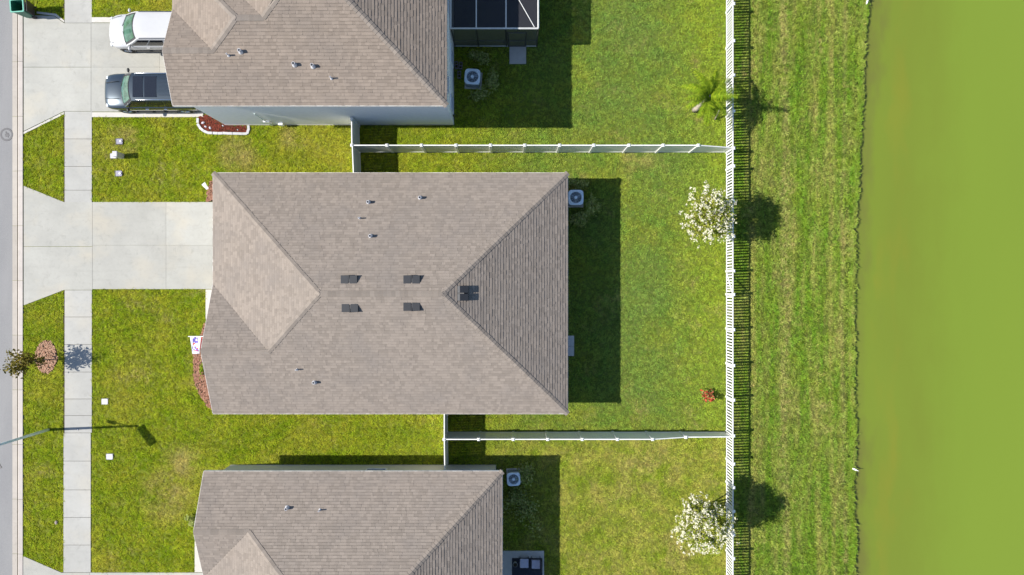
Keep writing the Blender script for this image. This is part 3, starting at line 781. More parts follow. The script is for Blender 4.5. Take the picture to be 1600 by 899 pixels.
# ---- the house to the south
he, X0, X1, Y0, Y1 = 2.75, -15.95, -.50, -21.91, -9.51
hw = 6.2; rY = Y0+hw; rz = he+PITCH*hw; gw = 2.74; gY = Y1-gw; gz = he+PITCH*gw; gX = X0+gw; rW, rE = X0+hw, X1-hw
sl_ = [([(X0,Y1),(X1,Y1),(rE,rY),(rW,rY),(gX,gY),(X0,gY)], (X0,Y1), (0,-1)),
       ([(X0,Y0),(rW,rY),(gX,gY),(X0,gY-gw)], (X0,0), (1,0)),
       ([(X0,gY),(gX,gY),(X0,gY-gw)], (X0,gY-gw), (0,1)),
       ([(X0,Y0),(X1,Y0),(rE,rY),(rW,rY)], (X0,Y0), (0,1)),
       ([(X1,Y0),(X1,Y1),(rE,rY)], (X1,0), (-1,0))]
wp = [(-15.68,-21.5),(-.9,-21.5),(-.9,-9.9),(-15.68,-9.9)]
sou, sour = house("house", "taupe roofed house with a beige and grey green side wall and no charcoal vents", he, X0, X1, Y0, Y1, sl_,
    [(X0,Y0),(X1,Y0),(X1,Y1),(X0,Y1)], None,
    [[(X0,gY,gz),(X0,gY-gw,he),(X0,Y0,he),(X1,Y0,he),(X1,Y1,he),(X0,Y1,he),(X0,gY,gz)]],
    [((rW,rY,rz),(rE,rY,rz),PITCH), ((X1,Y0,he),(rE,rY,rz),HIPD), ((X1,Y1,he),(rE,rY,rz),HIPD), ((X0,Y0,he),(rW,rY,rz),HIPD), ((gX,gY,gz),(rW,rY,rz),HIPD), ((X0,gY,gz),(gX,gY,gz),PITCH)],
    wp, [1,2,1,1], [[(-15.68,Y1-.1,he),(-15.68,gY-gw+.1,he),(-15.68,gY,gz-.03)]], (M['shingle'], M['cap']), 70)
garage_door(sou, -15.68, -20.6, -15.9, 2.2)
window(sou, (-7.35, -9.9, 1.55), 1.15, 1.3, 'x', 1)
window(sou, (-15.68, -11.6, 1.5), 1.1, 1.3, 'y', -1)
for yy in (-12.6, -15.5): window(sou, (-.9, yy, 1.45), 1.1, 1.2, 'y', 1)
N_ = (4, HZ(he, (X0,Y1), (0,-1)))
for px, py, bg in ((447.5,795.5,1),(499,798.5,0)): pipe_vent(sour, px, py, N_, bg)
# ------------------------------------------------------------------ fences
FX = 11.96
def vinyl_post(parent, x, y, h, s=.127, ref={}):
    key = (round(h, 2), s)
    if key not in ref:
        b = MB(); b.box(-s/2, s/2, -s/2, s/2, -.1, h); p = b.build("post", M['vinyl'], None, bevel=.006)
        b = MB(); c = s/2+.014; b.box(-c, c, -c, c, h, h+.02)
        b.add([(-c,-c,h+.02),(c,-c,h+.02),(c,c,h+.02),(-c,c,h+.02),(0,0,h+.075)], [(0,1,4),(1,2,4),(2,3,4),(3,0,4)])
        q_ = b.build("post_cap", M['vinyl'], p); ref[key] = p
        p.parent = parent; p.location = (x, y, 0); return p
    p = ref[key]; c = copy_tree(p, parent); c.location = (x, y, 0); return c

pf = empty("picket_fence", (0,0,0), "long white picket fence between the back lawns and the pond bank", "fence")
ptop = [-104, -49, 6, 64, 118, 174, 232, 260, 315, 370, 424, 461, 516, 572, 626, 682, 726, 763, 800, 837, 874, 929, 985]
PY = [W(0, t, 1.3)[1] for t in ptop]
H_P = 1.22
for y in PY: vinyl_post(pf, FX, y, H_P + .05)
gate_i = ptop.index(424)
pkb = MB(); pkb.box(-.011, .011, -.041, .041, .06, H_P - .05); picket0 = None
railm = {}
def picket_run(parent, ya, yb, gate=False):
    global picket0
    y0, y1 = min(ya, yb)+.068, max(ya, yb)-.068
    if gate: y0 += .03; y1 -= .03
    Ln = y1-y0
    for nm, z0, z1, wd in (("rail", .08, .14, .036), ("rail", H_P-.07, H_P, .042)):
        b = MB(); b.box(FX-wd/2-.02, FX+wd/2-.02, y0, y1, z0, z1)
        b.build(nm, M['vinyl'], parent, bevel=.005)
    n = max(2, int(round(Ln/.157))); st = Ln/n
    for i in range(n):
        y = y0 + st*(i+.5)
        if picket0 is None:
            picket0 = pkb.build("picket", M['vinyl'], parent); picket0.location = (FX+.02, y, 0)
        else: dup(picket0, parent, (FX+.02 + random.uniform(-.003,.003), y + random.uniform(-.006,.006), random.uniform(-.006,.004)), (random.uniform(-.012,.012), 0, 0))
for i in range(len(PY)-1):
    if i != gate_i: picket_run(pf, PY[i], PY[i+1])
gt = empty("gate", (0,0,0), "narrow white picket gate with a diagonal brace in the long fence", "gate")
picket_run(gt, PY[gate_i], PY[gate_i+1], True)
b = MB(); yA, yB = PY[gate_i]-.1, PY[gate_i+1]+.1
b.tube([(FX-.03, yA, .2), (FX-.03, yB, H_P-.1)], .035, 4); b.build("brace", M['vinyl'], gt)
b = MB(); b.box(FX-.05, FX+.04, yB-.02, yB+.06, .8, .95); b.build("latch", M['charcoal'], gt)

def privacy_panel(parent, a, c, h0, h1):
    """tongue and groove vinyl panel from a to c (plan), top height from h0 to h1"""
    ax, ay = a; d = Vector((c[0]-ax, c[1]-ay)); Ln = d.length; d.normalize(); n = Vector((-d.y, d.x))
    s0, s1 = .07, Ln-.07
    b = MB(); nb = max(2, int(round((s1-s0)/.152))); st = (s1-s0)/nb
    for i in range(nb):
        t0, t1 = s0+i*st+.003, s0+(i+1)*st-.003
        vs_ = []
        for t in (t0, t1):
            hh = h0+(h1-h0)*t/Ln-.06
            for off_ in (-.011, .011):
                for z in (.11, hh): vs_.append((ax+d.x*t+n.x*off_, ay+d.y*t+n.y*off_, z))
        b.add(vs_, [(0,1,3,2),(4,6,7,5),(0,4,5,1),(2,3,7,6),(1,5,7,3),(0,2,6,4)])
    p = b.build("panel", M['vinyl_panel'], parent)
    for lo in (True, False):
        b = MB(); vs_ = []
        for t in (s0-.005, s1+.005):
            hh = .05 if lo else h0+(h1-h0)*t/Ln-.09
            for off_ in (-.026, .026):
                for z in (hh, hh+(.10 if lo else .09)): vs_.append((ax+d.x*t+n.x*off_, ay+d.y*t+n.y*off_, z))
        b.add(vs_, [(0,1,3,2),(4,6,7,5),(0,4,5,1),(2,3,7,6),(1,5,7,3),(0,2,6,4)])
        b.build("rail", M['vinyl'], p)
HF = 1.85
# north privacy fence
nf = empty("privacy_fence", (0,0,0), "white vinyl privacy fence between the tall pale house and the middle house", "fence")
YNF = W(0, 227.5, 1.88)[1]
xs_ = [W(t, 0, 1.88)[0] for t in (549.5, 604.5, 658.5, 712.5, 766.5, 820, 874.5, 928, 983, 1036.5, 1091.5)]
for x in xs_: vinyl_post(nf, x, YNF, HF)
for a, c in zip(xs_[:-1], xs_[1:]): privacy_panel(nf, (a, YNF), (c, YNF), HF, HF)
privacy_panel(nf, (xs_[-1], YNF), (FX-.05, YNF), HF, H_P)
privacy_panel(nf, (xs_[0], YNF), (xs_[0]-.02, 9.02), HF, HF); privacy_panel(nf, (xs_[0]+.10, 5.57), (xs_[0]+.02, YNF), HF, HF)
vinyl_post(nf, xs_[0]-.02, 8.98, HF)
# south privacy fence
sf = empty("privacy_fence", (0,0,0), "white vinyl privacy fence between the middle house and the beige walled house", "fence")
YSF = W(0, 687.5, 1.88)[1]
xs_ = [W(t, 0, 1.88)[0] for t in (694, 748, 802, 856, 910, 965, 1020)] + [W(1071.5, 0, 1.3)[0]]
hs_ = [HF]*7 + [H_P+.12]
for x, h in zip(xs_, hs_): vinyl_post(sf, x, YSF, h)
for i in range(7): privacy_panel(sf, (xs_[i], YSF), (xs_[i+1], YSF), hs_[i], hs_[i+1])
privacy_panel(sf, (xs_[-1], YSF), (FX-.05, YSF), H_P+.1, H_P+.02)
privacy_panel(sf, (xs_[0], -6.17), (xs_[0], YSF), HF, HF); privacy_panel(sf, (xs_[0], YSF), (xs_[0]+.03, -9.86), HF, HF)

# ------------------------------------------------------------------ cars (nose at local x = 0, tail at +x)
def car(name, label, loc, L_, W_, paint, st, cab, wheels, rad, windows, sunroof=False, rails=True, grey=False):
    root = empty(name, loc, label, "car")
    N_ = 15; rings = []
    for x, hw_, zl, zb, zt in st:
        half = [(0,zl),(hw_*.86,zl),(hw_*.965,zl+.14),(hw_,zl*.45+zb*.55),(hw_*.985,zb-.10),(hw_*.93,zb-.015),(hw_*.55,zt-.012),(0,zt)]
        rings.append([(x, y, z) for y, z in half] + [(x, -y, z) for y, z in half[-2:0:-1]])
    n = len(rings[0]); b = MB()
    vs_ = [p for r_ in rings for p in r_]; fs_ = []
    for i in range(len(rings)-1):
        for k_ in range(n): fs_.append((i*n+k_, i*n+(k_+1)%n, (i+1)*n+(k_+1)%n, (i+1)*n+k_))
    fs_ += [tuple(range(n-1,-1,-1)), tuple(range((len(rings)-1)*n, len(rings)*n))]
    b.add(vs_, fs_); b.build("body", paint, root, smooth=True, sub=2)
    (xb0, xb1, hb, zb, bowb), (xt0, xt1, ht, zt, bowt) = cab
    def surf(side, s, t):
        """point on the greenhouse: side f/l/r/b, s along, t up"""
        hw_ = hb+(ht-hb)*t + .03*math.sin(math.pi*t); x0 = xb0+(xt0-xb0)*t; x1 = xb1+(xt1-xb1)*t; bow = bowb+(bowt-bowb)*t
        z = zb+(zt-zb)*t
        if side == 'f': y = hw_*(2*s-1); return (x0 + bow*(y/hw_)**2, y, z + .0)
        if side == 'b': y = hw_*(2*s-1); return (x1 - .10*(y/hw_)**2, y, z)
        x = x0+bow + (x1-.10-x0-bow)*s
        return (x, hw_*(1 if side == 'l' else -1), z)
    def patch(mb, side, s0, s1, t0, t1, off_=0.0, ns=8, nt_=4):
        vs_ = []
        for j in range(nt_+1):
            for i in range(ns+1):
                p = Vector(surf(side, s0+(s1-s0)*i/ns, t0+(t1-t0)*j/nt_))
                c = Vector(((xb0+xb1)/2, 0, zb-.8)); p += (p-c).normalized()*off_; vs_.append(p)
        fs_ = [(j*(ns+1)+i, j*(ns+1)+i+1, (j+1)*(ns+1)+i+1, (j+1)*(ns+1)+i) for j in range(nt_) for i in range(ns)]
        mb.add(vs_, fs_)
    b = MB()
    for sd in 'flrb': patch(b, sd, 0, 1, -.12, 1)
    b.build("cabin_frame", paint, root, smooth=True)
    # roof skin with crown
    b = MB(); vs_ = []; nx, ny = 10, 10
    for i in range(nx+1):
        for j in range(ny+1):
            v = 2*j/ny-1; x0 = xt0+bowt*v*v; x1 = xt1-.10*v*v; u = i/nx
            edge = min(1.0, min(u, 1-u)*6)
            vs_.append((x0+(x1-x0)*u, ht*v, zt + .055*(1-v**4)*(.35+.65*edge)))
    fs_ = [(i*(ny+1)+j, (i+1)*(ny+1)+j, (i+1)*(ny+1)+j+1, i*(ny+1)+j+1) for i in range(nx) for j in range(ny)]
    b.add(vs_, fs_); rf = b.build("roof", paint, root, smooth=True)
    if sunroof:
        xa = xt0+.22; wd = ht*.76
        for x0, x1 in ((xa, xa+.56), (xa+.62, xa+1.28)):
            b = MB(); b.box(x0, x1, -wd, wd, zt+.03, zt+.062); b.build("sunroof_pane", M['carglass'], rf, bevel=.015)
        for k_ in range(5):
            b = MB(); y_ = -wd*.8+k_*wd*.4; b.box(xa+1.38, xt1-.25, y_-.012, y_+.012, zt+.03, zt+.068); b.build("roof_rib", paint, rf)
    if rails:
        for s in (1, -1):
            b = MB(); b.tube([(xt0+.3, s*(ht-.03), zt+.02), (xt0+.4, s*(ht-.03), zt+.075), (xt1-.3, s*(ht-.03), zt+.075), (xt1-.2, s*(ht-.03), zt+.02)], .018, 6)
            b.build("roof_rail", M['chrome'] if grey else M['charcoal'], root, smooth=True)
    b = MB(); patch(b, 'f', .10, .90, .10, .90, .020, 12, 5); ws = b.build("windshield", M['windshield'], root, smooth=True)
    b = MB(); patch(b, 'f', .045, .955, -.08, .965, .012, 12, 5); b.build("cowl", M['black'], root, smooth=True)
    for s in (-.45, .12):
        b = MB(); p = [Vector(surf('f', .5+s*.9, .05)), Vector(surf('f', .5+s*.9+.34, .12))]; b.tube([q_+Vector((-.035,0,.035)) for q_ in p], .012, 5); b.build("wiper", M['black'], root)
    b = MB(); patch(b, 'b', .1, .9, .1, .9, .012); b.build("rear_window", M['carglass'], root, smooth=True)
    for sd in 'lr':
        for s0, s1 in windows:
            b = MB(); patch(b, sd, s0, s1, .08, .86, .012); b.build("side_window", M['carglass'], root, smooth=True)
    hwm = W_/2
    for s in (1, -1):
        b = MB(); b.ball((cab[0][0]+.42, s*(hwm+.10), zb+.07), .1, .75, 1.15, .75); m_ = b.build("mirror", paint if not grey else M['black'], root, smooth=True)
        b = MB(); b.tube([(cab[0][0]+.45, s*(hwm-.12), zb), (cab[0][0]+.43, s*(hwm+.04), zb+.05)], .025); b.build("mirror_arm", M['black'], m_)
        b = MB(); b.ball((.21 if not grey else .20, s*(hwm*.74), st[3][3]-.12), .12, .7, 1.1, .5); b.build("headlight", M['lamp_glass'], root, smooth=True)
        for xd in (cab[0][0]+1.25, cab[0][0]+2.25):
            b = MB(); b.box(xd, xd+.18, min(s*(hwm-.015), s*(hwm+.03)), max(s*(hwm-.015), s*(hwm+.03)), zb-.17, zb-.13); b.build("door_handle", M['chrome'] if grey else paint, root, bevel=.01)
        b = MB(); b.box(wheels[0]+.5, wheels[1]-.5, min(s*(hwm-.06), s*(hwm+.012)), max(s*(hwm-.06), s*(hwm+.012)), .24, .36); b.build("sill_trim", M['black'] if not grey else M['charcoal'], root, bevel=.01)
    if grey:
        b = MB(); b.box(.35, .36, 0, .01, 0, .01)
        for s in (1, -1):
            b = MB(); b.tube([(.14, s*.42, st[2][4]-.02), (.55, s*.45, st[3][4]+.012), (.95, s*.47, st[4][4]+.02)], .014, 5); b.build("hood_crease", M['black'], root, smooth=True)
    if not grey:
        b = MB(); pts = [Vector(surf('f', s_/10, -.10)) + Vector((-.05-.02*abs(s_-5)/5, 0, .028)) for s_ in range(1, 10)]; b.tube(pts, .012, 5); b.build("hood_gap", M['charcoal'], root, smooth=True)
        for s in (1, -1):
            b = MB(); b.tube([(.18, s*.60, .895), (.5, s*.70, .972), (.9, s*.765, 1.03)], .011, 5); b.build("hood_crease", M['charcoal'], root, smooth=True)
    b = MB(); b.box(-.015, .06, -.36, .36, .42, .60); b.build("grille", M['black'], root, bevel=.02)
    b = MB(); b.box(L_-.02, L_+.012, -.26, .26, .62, .76); b.build("licence_plate", M['white_paint'], root)
    for wx in wheels:
        for s in (1, -1):
            b = MB(); yo, yi = s*(hwm+.004), s*(hwm-.22); nseg = 28
            def ring(r0, y_): return [(wx+r0*math.cos(2*math.pi*k_/nseg), y_, rad+r0*math.sin(2*math.pi*k_/nseg)) for k_ in range(nseg)]
            prof = [(rad*.62, yo-s*.01), (rad*.90, yo), (rad*.985, yo-s*.03), (rad, yo-s*.07), (rad, yi+s*.05), (rad*.95, yi), (rad*.5, yi)]
            vs_ = [p for r0, y_ in prof for p in ring(r0, y_)]
            fs_ = [(i*nseg+k_, i*nseg+(k_+1)%nseg, (i+1)*nseg+(k_+1)%nseg, (i+1)*nseg+k_) for i in range(len(prof)-1) for k_ in range(nseg)]
            b.add(vs_, fs_); ty = b.build("wheel", M['rubber'], root, smooth=True)
            b = MB(); ro = rad*.63; yy = yo-s*.02
            vs_ = ring(ro, yy) + ring(ro*.88, yy-s*.05); fs_ = [(k_, (k_+1)%nseg, nseg+(k_+1)%nseg, nseg+k_) for k_ in range(nseg)]
            b.add(vs_, fs_)
            for k_ in range(6):
                a = k_*math.pi/3; b.tube([(wx, yy, rad), (wx+ro*.94*math.cos(a), yy-s*.015, rad+ro*.94*math.sin(a))], .032, 4)
            b.build("rim", M['alloy'], ty)
            b = MB(); b.add(ring(rad*1.16, yo-s*.035) + ring(rad*1.0, yo-s*.012), [(k_, (k_+1)%nseg, nseg+(k_+1)%nseg, nseg+k_) for k_ in range(nseg)]); b.build("wheel_arch", M['black'], ty)
    return root
ZC = ZW + .006
car("white_car", "white minivan with teal windshield parked on the driveway beside a dark grey car", (-22.06, 13.98, ZC), 4.7, 1.86, M['paint_white'],
    [(0,.34,.36,.58,.64),(.05,.58,.29,.70,.77),(.16,.74,.25,.80,.87),(.34,.86,.22,.88,.95),(.65,.925,.21,.94,1.03),(1.0,.93,.20,.99,1.08),(1.6,.93,.20,1.02,1.08),(3.6,.93,.20,1.02,1.08),(4.3,.92,.24,1.02,1.06),(4.6,.87,.3,.98,1.0),(4.7,.7,.36,.85,.88)],
    ((.92,4.62,.865,1.0,.26), (1.86,4.40,.745,1.66,.20)), (.86, 3.75), .34, [(.05,.30),(.325,.60),(.63,.93)])
car("dark_grey_car", "dark blue grey sport utility car with glass sunroof panes parked by the white minivan", (-22.16, 10.66, ZC), 5.25, 1.96, M['paint_grey'],
    [(0,.66,.42,.86,.92),(.05,.80,.34,.95,1.02),(.24,.93,.28,1.03,1.10),(.6,.97,.26,1.08,1.16),(1.0,.98,.26,1.12,1.21),(1.6,.98,.26,1.15,1.21),(4.2,.98,.26,1.15,1.20),(4.9,.97,.30,1.15,1.18),(5.17,.93,.36,1.10,1.12),(5.25,.8,.42,1.0,1.02)],
    ((1.02,5.15,.90,1.13,.22), (1.80,4.95,.735,1.78,.14)), (.97, 4.16), .40, [(.04,.27),(.295,.55),(.575,.93)], sunroof=True, grey=True)

# ------------------------------------------------------------------ wheelie bin
bx_, by_ = W(23.2, 9.5, 1.14); bx_ += .10
t = empty("wheeled_bin", (bx_, by_, ZC), "open green wheeled rubbish bin with dark lid hanging back at the driveway apron", "bin", rz=R(4))
b = MB()
def rr(hx, hy, z, r=.07): 
    o_ = []
    for cx, cy, a0 in ((hx-r,hy-r,0),(-hx+r,hy-r,90),(-hx+r,-hy+r,180),(hx-r,-hy+r,270)):
        for k_ in range(4): o_.append((cx+r*math.cos(R(a0+k_*30)), cy+r*math.sin(R(a0+k_*30)), z))
    return o_
R_ = [rr(.25,.25,.06), rr(.345,.325,1.08), rr(.315,.295,1.085), rr(.22,.22,.10)]
b.add([p for r_ in R_ for p in r_], [(i*16+k_, i*16+(k_+1)%16, (i+1)*16+(k_+1)%16, (i+1)*16+k_) for i in range(3) for k_ in range(16)] + [tuple(range(48,64))])
b.build("bin_body", M['bin'], t, smooth=False)
b = MB(); A, B = rr(.375,.355,1.06), rr(.375,.355,1.11); C_, D_ = rr(.315,.295,1.11), rr(.315,.295,1.075)
b.add(A+B+C_+D_, [(i*16+k_, i*16+(k_+1)%16, (i+1)*16+(k_+1)%16, (i+1)*16+k_) for i in range(3) for k_ in range(16)]); b.build("rim", M['bin_rim'], t)
b = MB(); mt = Matrix.Translation((.455,0,.70)) @ Matrix.Rotation(R(7), 4, 'Y'); b.obox((0,0,0), (.05,.64,.74), M=mt); b.build("lid", M['bin_lid'], t, bevel=.02)
b = MB(); b.tube([(.42,-.30,1.09),(.42,.30,1.09)], .022); b.build("handle", M['bin_lid'], t)
for s in (1, -1):
    b = MB(); b.tube([(.27, s*.26, .13), (.27, s*.32, .13)], .13, 16); b.build("wheel", M['rubber'], t)
b = MB(); b.tube([(.27,-.3,.13),(.27,.3,.13)], .015); b.build("axle", M['iron'], t)

# ------------------------------------------------------------------ air conditioners
def ac(label, px, py, size, rz=0.0, nb=3):
    x, y = W(px, py, .82); t = empty("air_conditioner", (x, y, 0), label, "air conditioner", rz=rz)
    s = size/2
    b = MB(); b.box(-s-.03, s+.07, -s-.05, s+.05, -.05, .07); b.build("pad", M['border'], t, bevel=.01)
    b = MB(); P0, P1 = rr(s-.02, s-.02, .07, .09), rr(s-.02, s-.02, .74, .09); b.add(P0+P1, [(k_, (k_+1)%16, 16+(k_+1)%16, 16+k_) for k_ in range(16)]); cb = b.build("cabinet", M['ac_body'], t)
    for k_ in range(7):
        b = MB(); z = .13+k_*.085; A = rr(s-.008, s-.008, z, .09); B = rr(s-.008, s-.008, z+.03, .09); b.add(A+B, [(k2, (k2+1)%16, 16+(k2+1)%16, 16+k2) for k2 in range(16)]); b.build("louvre", M['ac_dark'], cb)
    # top with round opening
    n = 32; b = MB(); ri = s*.76
    outer = []
    for k_ in range(n):
        a = 2*math.pi*k_/n; c, s2 = math.cos(a), math.sin(a); p_ = 5.0; rr_ = s*1.02/((abs(c)**p_+abs(s2)**p_)**(1/p_)); outer.append((rr_*c, rr_*s2))
    vs_ = [(x_, y_, .735) for x_, y_ in outer] + [(x_*.985, y_*.985, .79) for x_, y_ in outer] + [(ri*1.06*math.cos(2*math.pi*k_/n), ri*1.06*math.sin(2*math.pi*k_/n), .805) for k_ in range(n)] + [(ri*math.cos(2*math.pi*k_/n), ri*math.sin(2*math.pi*k_/n), .79) for k_ in range(n)] + [(ri*math.cos(2*math.pi*k_/n), ri*math.sin(2*math.pi*k_/n), .60) for k_ in range(n)]
    b.add(vs_, [(i*n+k_, i*n+(k_+1)%n, (i+1)*n+(k_+1)%n, (i+1)*n+k_) for i in range(4) for k_ in range(n)]); tp = b.build("top_cover", M['ac_body'], t)
    b = MB(); b.cyl((0,0), ri, .58, .60, n); b.build("fan_well", M['ac_dark'], t)
    b = MB()
    for rr_ in (.3, .5, .7, .9):
        pts = [(ri*rr_*math.cos(2*math.pi*k_/24), ri*rr_*math.sin(2*math.pi*k_/24), .80) for k_ in range(25)]; b.tube(pts, .004, 4)
    for k_ in range(12):
        a = k_*math.pi/6; b.tube([(ri*.25*math.cos(a), ri*.25*math.sin(a), .806), (ri*math.cos(a), ri*math.sin(a), .80)], .004, 4)
    b.build("grille", M['ac_body'], tp)
    b = MB(); b.cyl((0,0), ri*.27, .64, .815, 16); b.build("fan_motor", M['ac_body'], t)
    for k_ in range(nb):
        a = k_*2*math.pi/nb + .5; b = MB()
        def pp(r0, th, z): return (r0*math.cos(th), r0*math.sin(th), z)
        b.add([pp(ri*.22, a-.25, .66), pp(ri*.92, a-.38, .64), pp(ri*.95, a, .68), pp(ri*.9, a+.36, .73), pp(ri*.22, a+.3, .71)], [(0,1,2,3,4)])
        b.add([pp(ri*.22, a-.25, .655), pp(ri*.92, a-.38, .635), pp(ri*.95, a, .675), pp(ri*.9, a+.36, .725), pp(ri*.22, a+.3, .705)], [(4,3,2,1,0)])
        b.build("fan_blade", M['ac_blade'], t)
    return t
ac("pale square air conditioner beside the taupe house with charcoal vents", 900, 309, .82)
ac("pale square air conditioner among concrete blocks by the tall pale house", 738, 120, .84, R(-4), 2)
ac("pale square air conditioner at the corner of the beige walled house", 802.5, 750, .72, R(3), 2)

# cinder blocks by the northern unit
def cinder(px, py, rz, n_holes=2):
    x, y = W(px, py, .2); t = MB(); L_, D_, H_ = .39, .19, .19
    t.box(-L_/2, L_/2, -D_/2, -D_/2+.03, 0, H_); t.box(-L_/2, L_/2, D_/2-.03, D_/2, 0, H_)
    for xx in (-L_/2, -.015, L_/2-.03): t.box(xx, xx+.03, -D_/2+.03, D_/2-.03, 0, H_-.001)
    o = t.build("concrete_block", M['cinder']); o.location = (x, y, .02); o.rotation_euler = (0,0,R(rz)); return o
tag(cinder(713,102,92), "hollow concrete block of the touching pair, on the house wall side", "concrete block", "concrete blocks")
tag(cinder(719.5,103,86), "hollow concrete block of the touching pair, on the shrub side", "concrete block", "concrete blocks")
tag(cinder(717.5,117,88), "single hollow grey concrete block beside the touching pair", "concrete block")

# ------------------------------------------------------------------ screened pool cage
CX0, CX1, CY0, CY1, CH = -3.22, 1.37, 13.46, 21.5, 2.64
t = empty("screen_enclosure", (0,0,0), "dark screened patio enclosure with pale aluminium beams behind the tall pale house", "screen enclosure")
b = MB(); b.box(CX0, CX1, CY0+.02, CY1, -.1, .05); b.build("patio_floor", M['walk'], t)
beams = [W(744,0,CH)[0], W(790.5,0,CH)[0]]
def beam(p, q_, mat, nm="beam", r=.045):
    b = MB(); b.tube([p, q_], r, 4); b.build(nm, mat, t)
beam((CX0, CY0, CH), (CX1, CY0, CH), M['alum']); beam((CX1, CY0, CH), (CX1, CY1, CH), M['alum']); beam((CX0, CY1, CH), (CX1, CY1, CH), M['alum']); beam((CX0+.03, CY0, CH), (CX0+.03, CY1, CH), M['alum'])
for x in beams: beam((x, CY0, CH), (x, CY1, CH), M['alum'], r=.035)
for y in (CY0+2.7, CY0+5.4): beam((CX0, y, CH), (CX1, y, CH), M['alum'], r=.035)
beam((CX1-.2, CY0+.06, CH+.01), (CX1-1.25, CY0+1.9, CH+.01), M['alum'], "roof_brace", .022)
for x in (CX0+.05, beams[0], beams[1], CX1): 
    for y in (CY0, CY1): beam((x, y, 0), (x, y, CH), M['alum_dark'], "post", .04)
for y in (CY0+2.7, CY0+5.4): beam((CX1, y, 0), (CX1, y, CH), M['alum_dark'], "post", .04)
beam((CX0, CY0, .9), (CX1, CY0, .9), M['alum_dark'], "mid_rail", .025); beam((CX0, CY0, .06), (CX1, CY0, .06), M['alum'], "base_rail", .03)
beam((CX1, CY0, .9), (CX1, CY1, .9), M['alum_dark'], "mid_rail", .025); beam((CX1, CY0+.02, 1.0), (CX1, CY0+1.2, 2.5), M['alum_dark'], "side_brace", .025)
beam((CX1, CY0+1.25, 2.5), (CX1, CY0+2.4, .1), M['alum_dark'], "side_brace", .025)
xs3 = [CX0] + beams + [CX1]; ys3 = [CY0, CY0+2.7, CY0+5.4, CY1]
def sheet(nm, pts, mat):
    b = MB(); b.add(pts, [(0,1,2,3)]); b.build(nm, mat, t)
for i in range(3):
    for j in range(3): sheet("roof_screen", [(xs3[i]+.02, ys3[j]+.02, CH), (xs3[i+1]-.02, ys3[j]+.02, CH), (xs3[i+1]-.02, ys3[j+1]-.02, CH), (xs3[i]+.02, ys3[j+1]-.02, CH)], M['screen'])
    sheet("side_screen", [(xs3[i]+.02, CY0, .08), (xs3[i+1]-.02, CY0, .08), (xs3[i+1]-.02, CY0, CH-.03), (xs3[i]+.02, CY0, CH-.03)], M['screen_olive'])
    sheet("side_screen", [(CX1, ys3[i]+.02, .08), (CX1, ys3[i+1]-.02, .08), (CX1, ys3[i+1]-.02, CH-.03), (CX1, ys3[i]+.02, CH-.03)], M['screen_olive'])
dx0 = beams[1]+.12; dx1 = dx0+.95
b = MB()
for a, c in (((dx0,CY0-.03,.06),(dx0,CY0-.03,2.1)), ((dx1,CY0-.03,.06),(dx1,CY0-.03,2.1)), ((dx0,CY0-.03,2.1),(dx1,CY0-.03,2.1)), ((dx0,CY0-.03,.95),(dx1,CY0-.03,.95)), ((dx0,CY0-.03,.1),(dx1,CY0-.03,.1))): b.tube([a, c], .03, 4)
dr = b.build("screen_door", M['alum_dark'], t); b = MB(); b.tube([(dx0+.08,CY0-.06,1.0),(dx0+.08,CY0-.06,1.15)], .015); b.build("handle", M['chrome'], dr)
tag(slab(rect(796,73.6,822,101,0), -.06, .055, "concrete_pad", M['border'], None), "square concrete pad outside the screened enclosure door", "paving slab")
t = empty("back_step", (0,0,0), "small concrete step at the back of the middle house", "step")
for (x0, y0, x1, y1, h) in ((886,525,897,541.5,.07), (886,541.5,897,557,.06)): slab(rect(x0,y0,x1,y1,.006), -.05, h, "paver", M['block'], t)

# ------------------------------------------------------------------ planting
def leaf_mesh(name, C, size, mat, parent, aspect=.55, up=.5, kind="stuff"):
    """diamond leaves at points C (n,3), random directions; `up` biases leaf normals to the sky"""
    n = len(C); s = size*rng.uniform(.65, 1.3, (n,1))
    nrm = rng.normal(size=(n,3)); nrm[:,2] = np.abs(nrm[:,2]) + up*2; nrm /= np.linalg.norm(nrm, axis=1, keepdims=True)
    a = rng.normal(size=(n,3)); a -= nrm*np.sum(a*nrm, 1, keepdims=True); a /= np.linalg.norm(a, axis=1, keepdims=True); b_ = np.cross(nrm, a)
    V = np.stack([C-a*s, C+b_*s*aspect+nrm*s*.12, C+a*s, C-b_*s*aspect+nrm*s*.12], 1).reshape(-1,3)
    return npmesh(name, V, np.arange(4*n).reshape(n,4), mat, parent, kind)
def branch_tree(base, h, trunk_r, tips, seed, fork=.35, lean=(0,0)):
    """trunk plus limbs reaching each tip"""
    b = MB(); r_ = random.Random(seed); z0 = h*fork
    tr = [(0,0,-.1), (lean[0]*.3, lean[1]*.3, z0*.5), (lean[0]*.6, lean[1]*.6, z0)]
    b.tube(tr, [trunk_r*1.2, trunk_r, trunk_r*.85], 8); bb = MB()
    for tp in tips:
        p0 = Vector(tr[-1]); p3 = Vector(tp); m_ = p0.lerp(p3, .5) + Vector((r_.uniform(-.1,.1), r_.uniform(-.1,.1), .12*h*.3))
        bb.tube([p0, m_, p3], [trunk_r*.6, trunk_r*.4, trunk_r*.15], 6)
    return b, bb
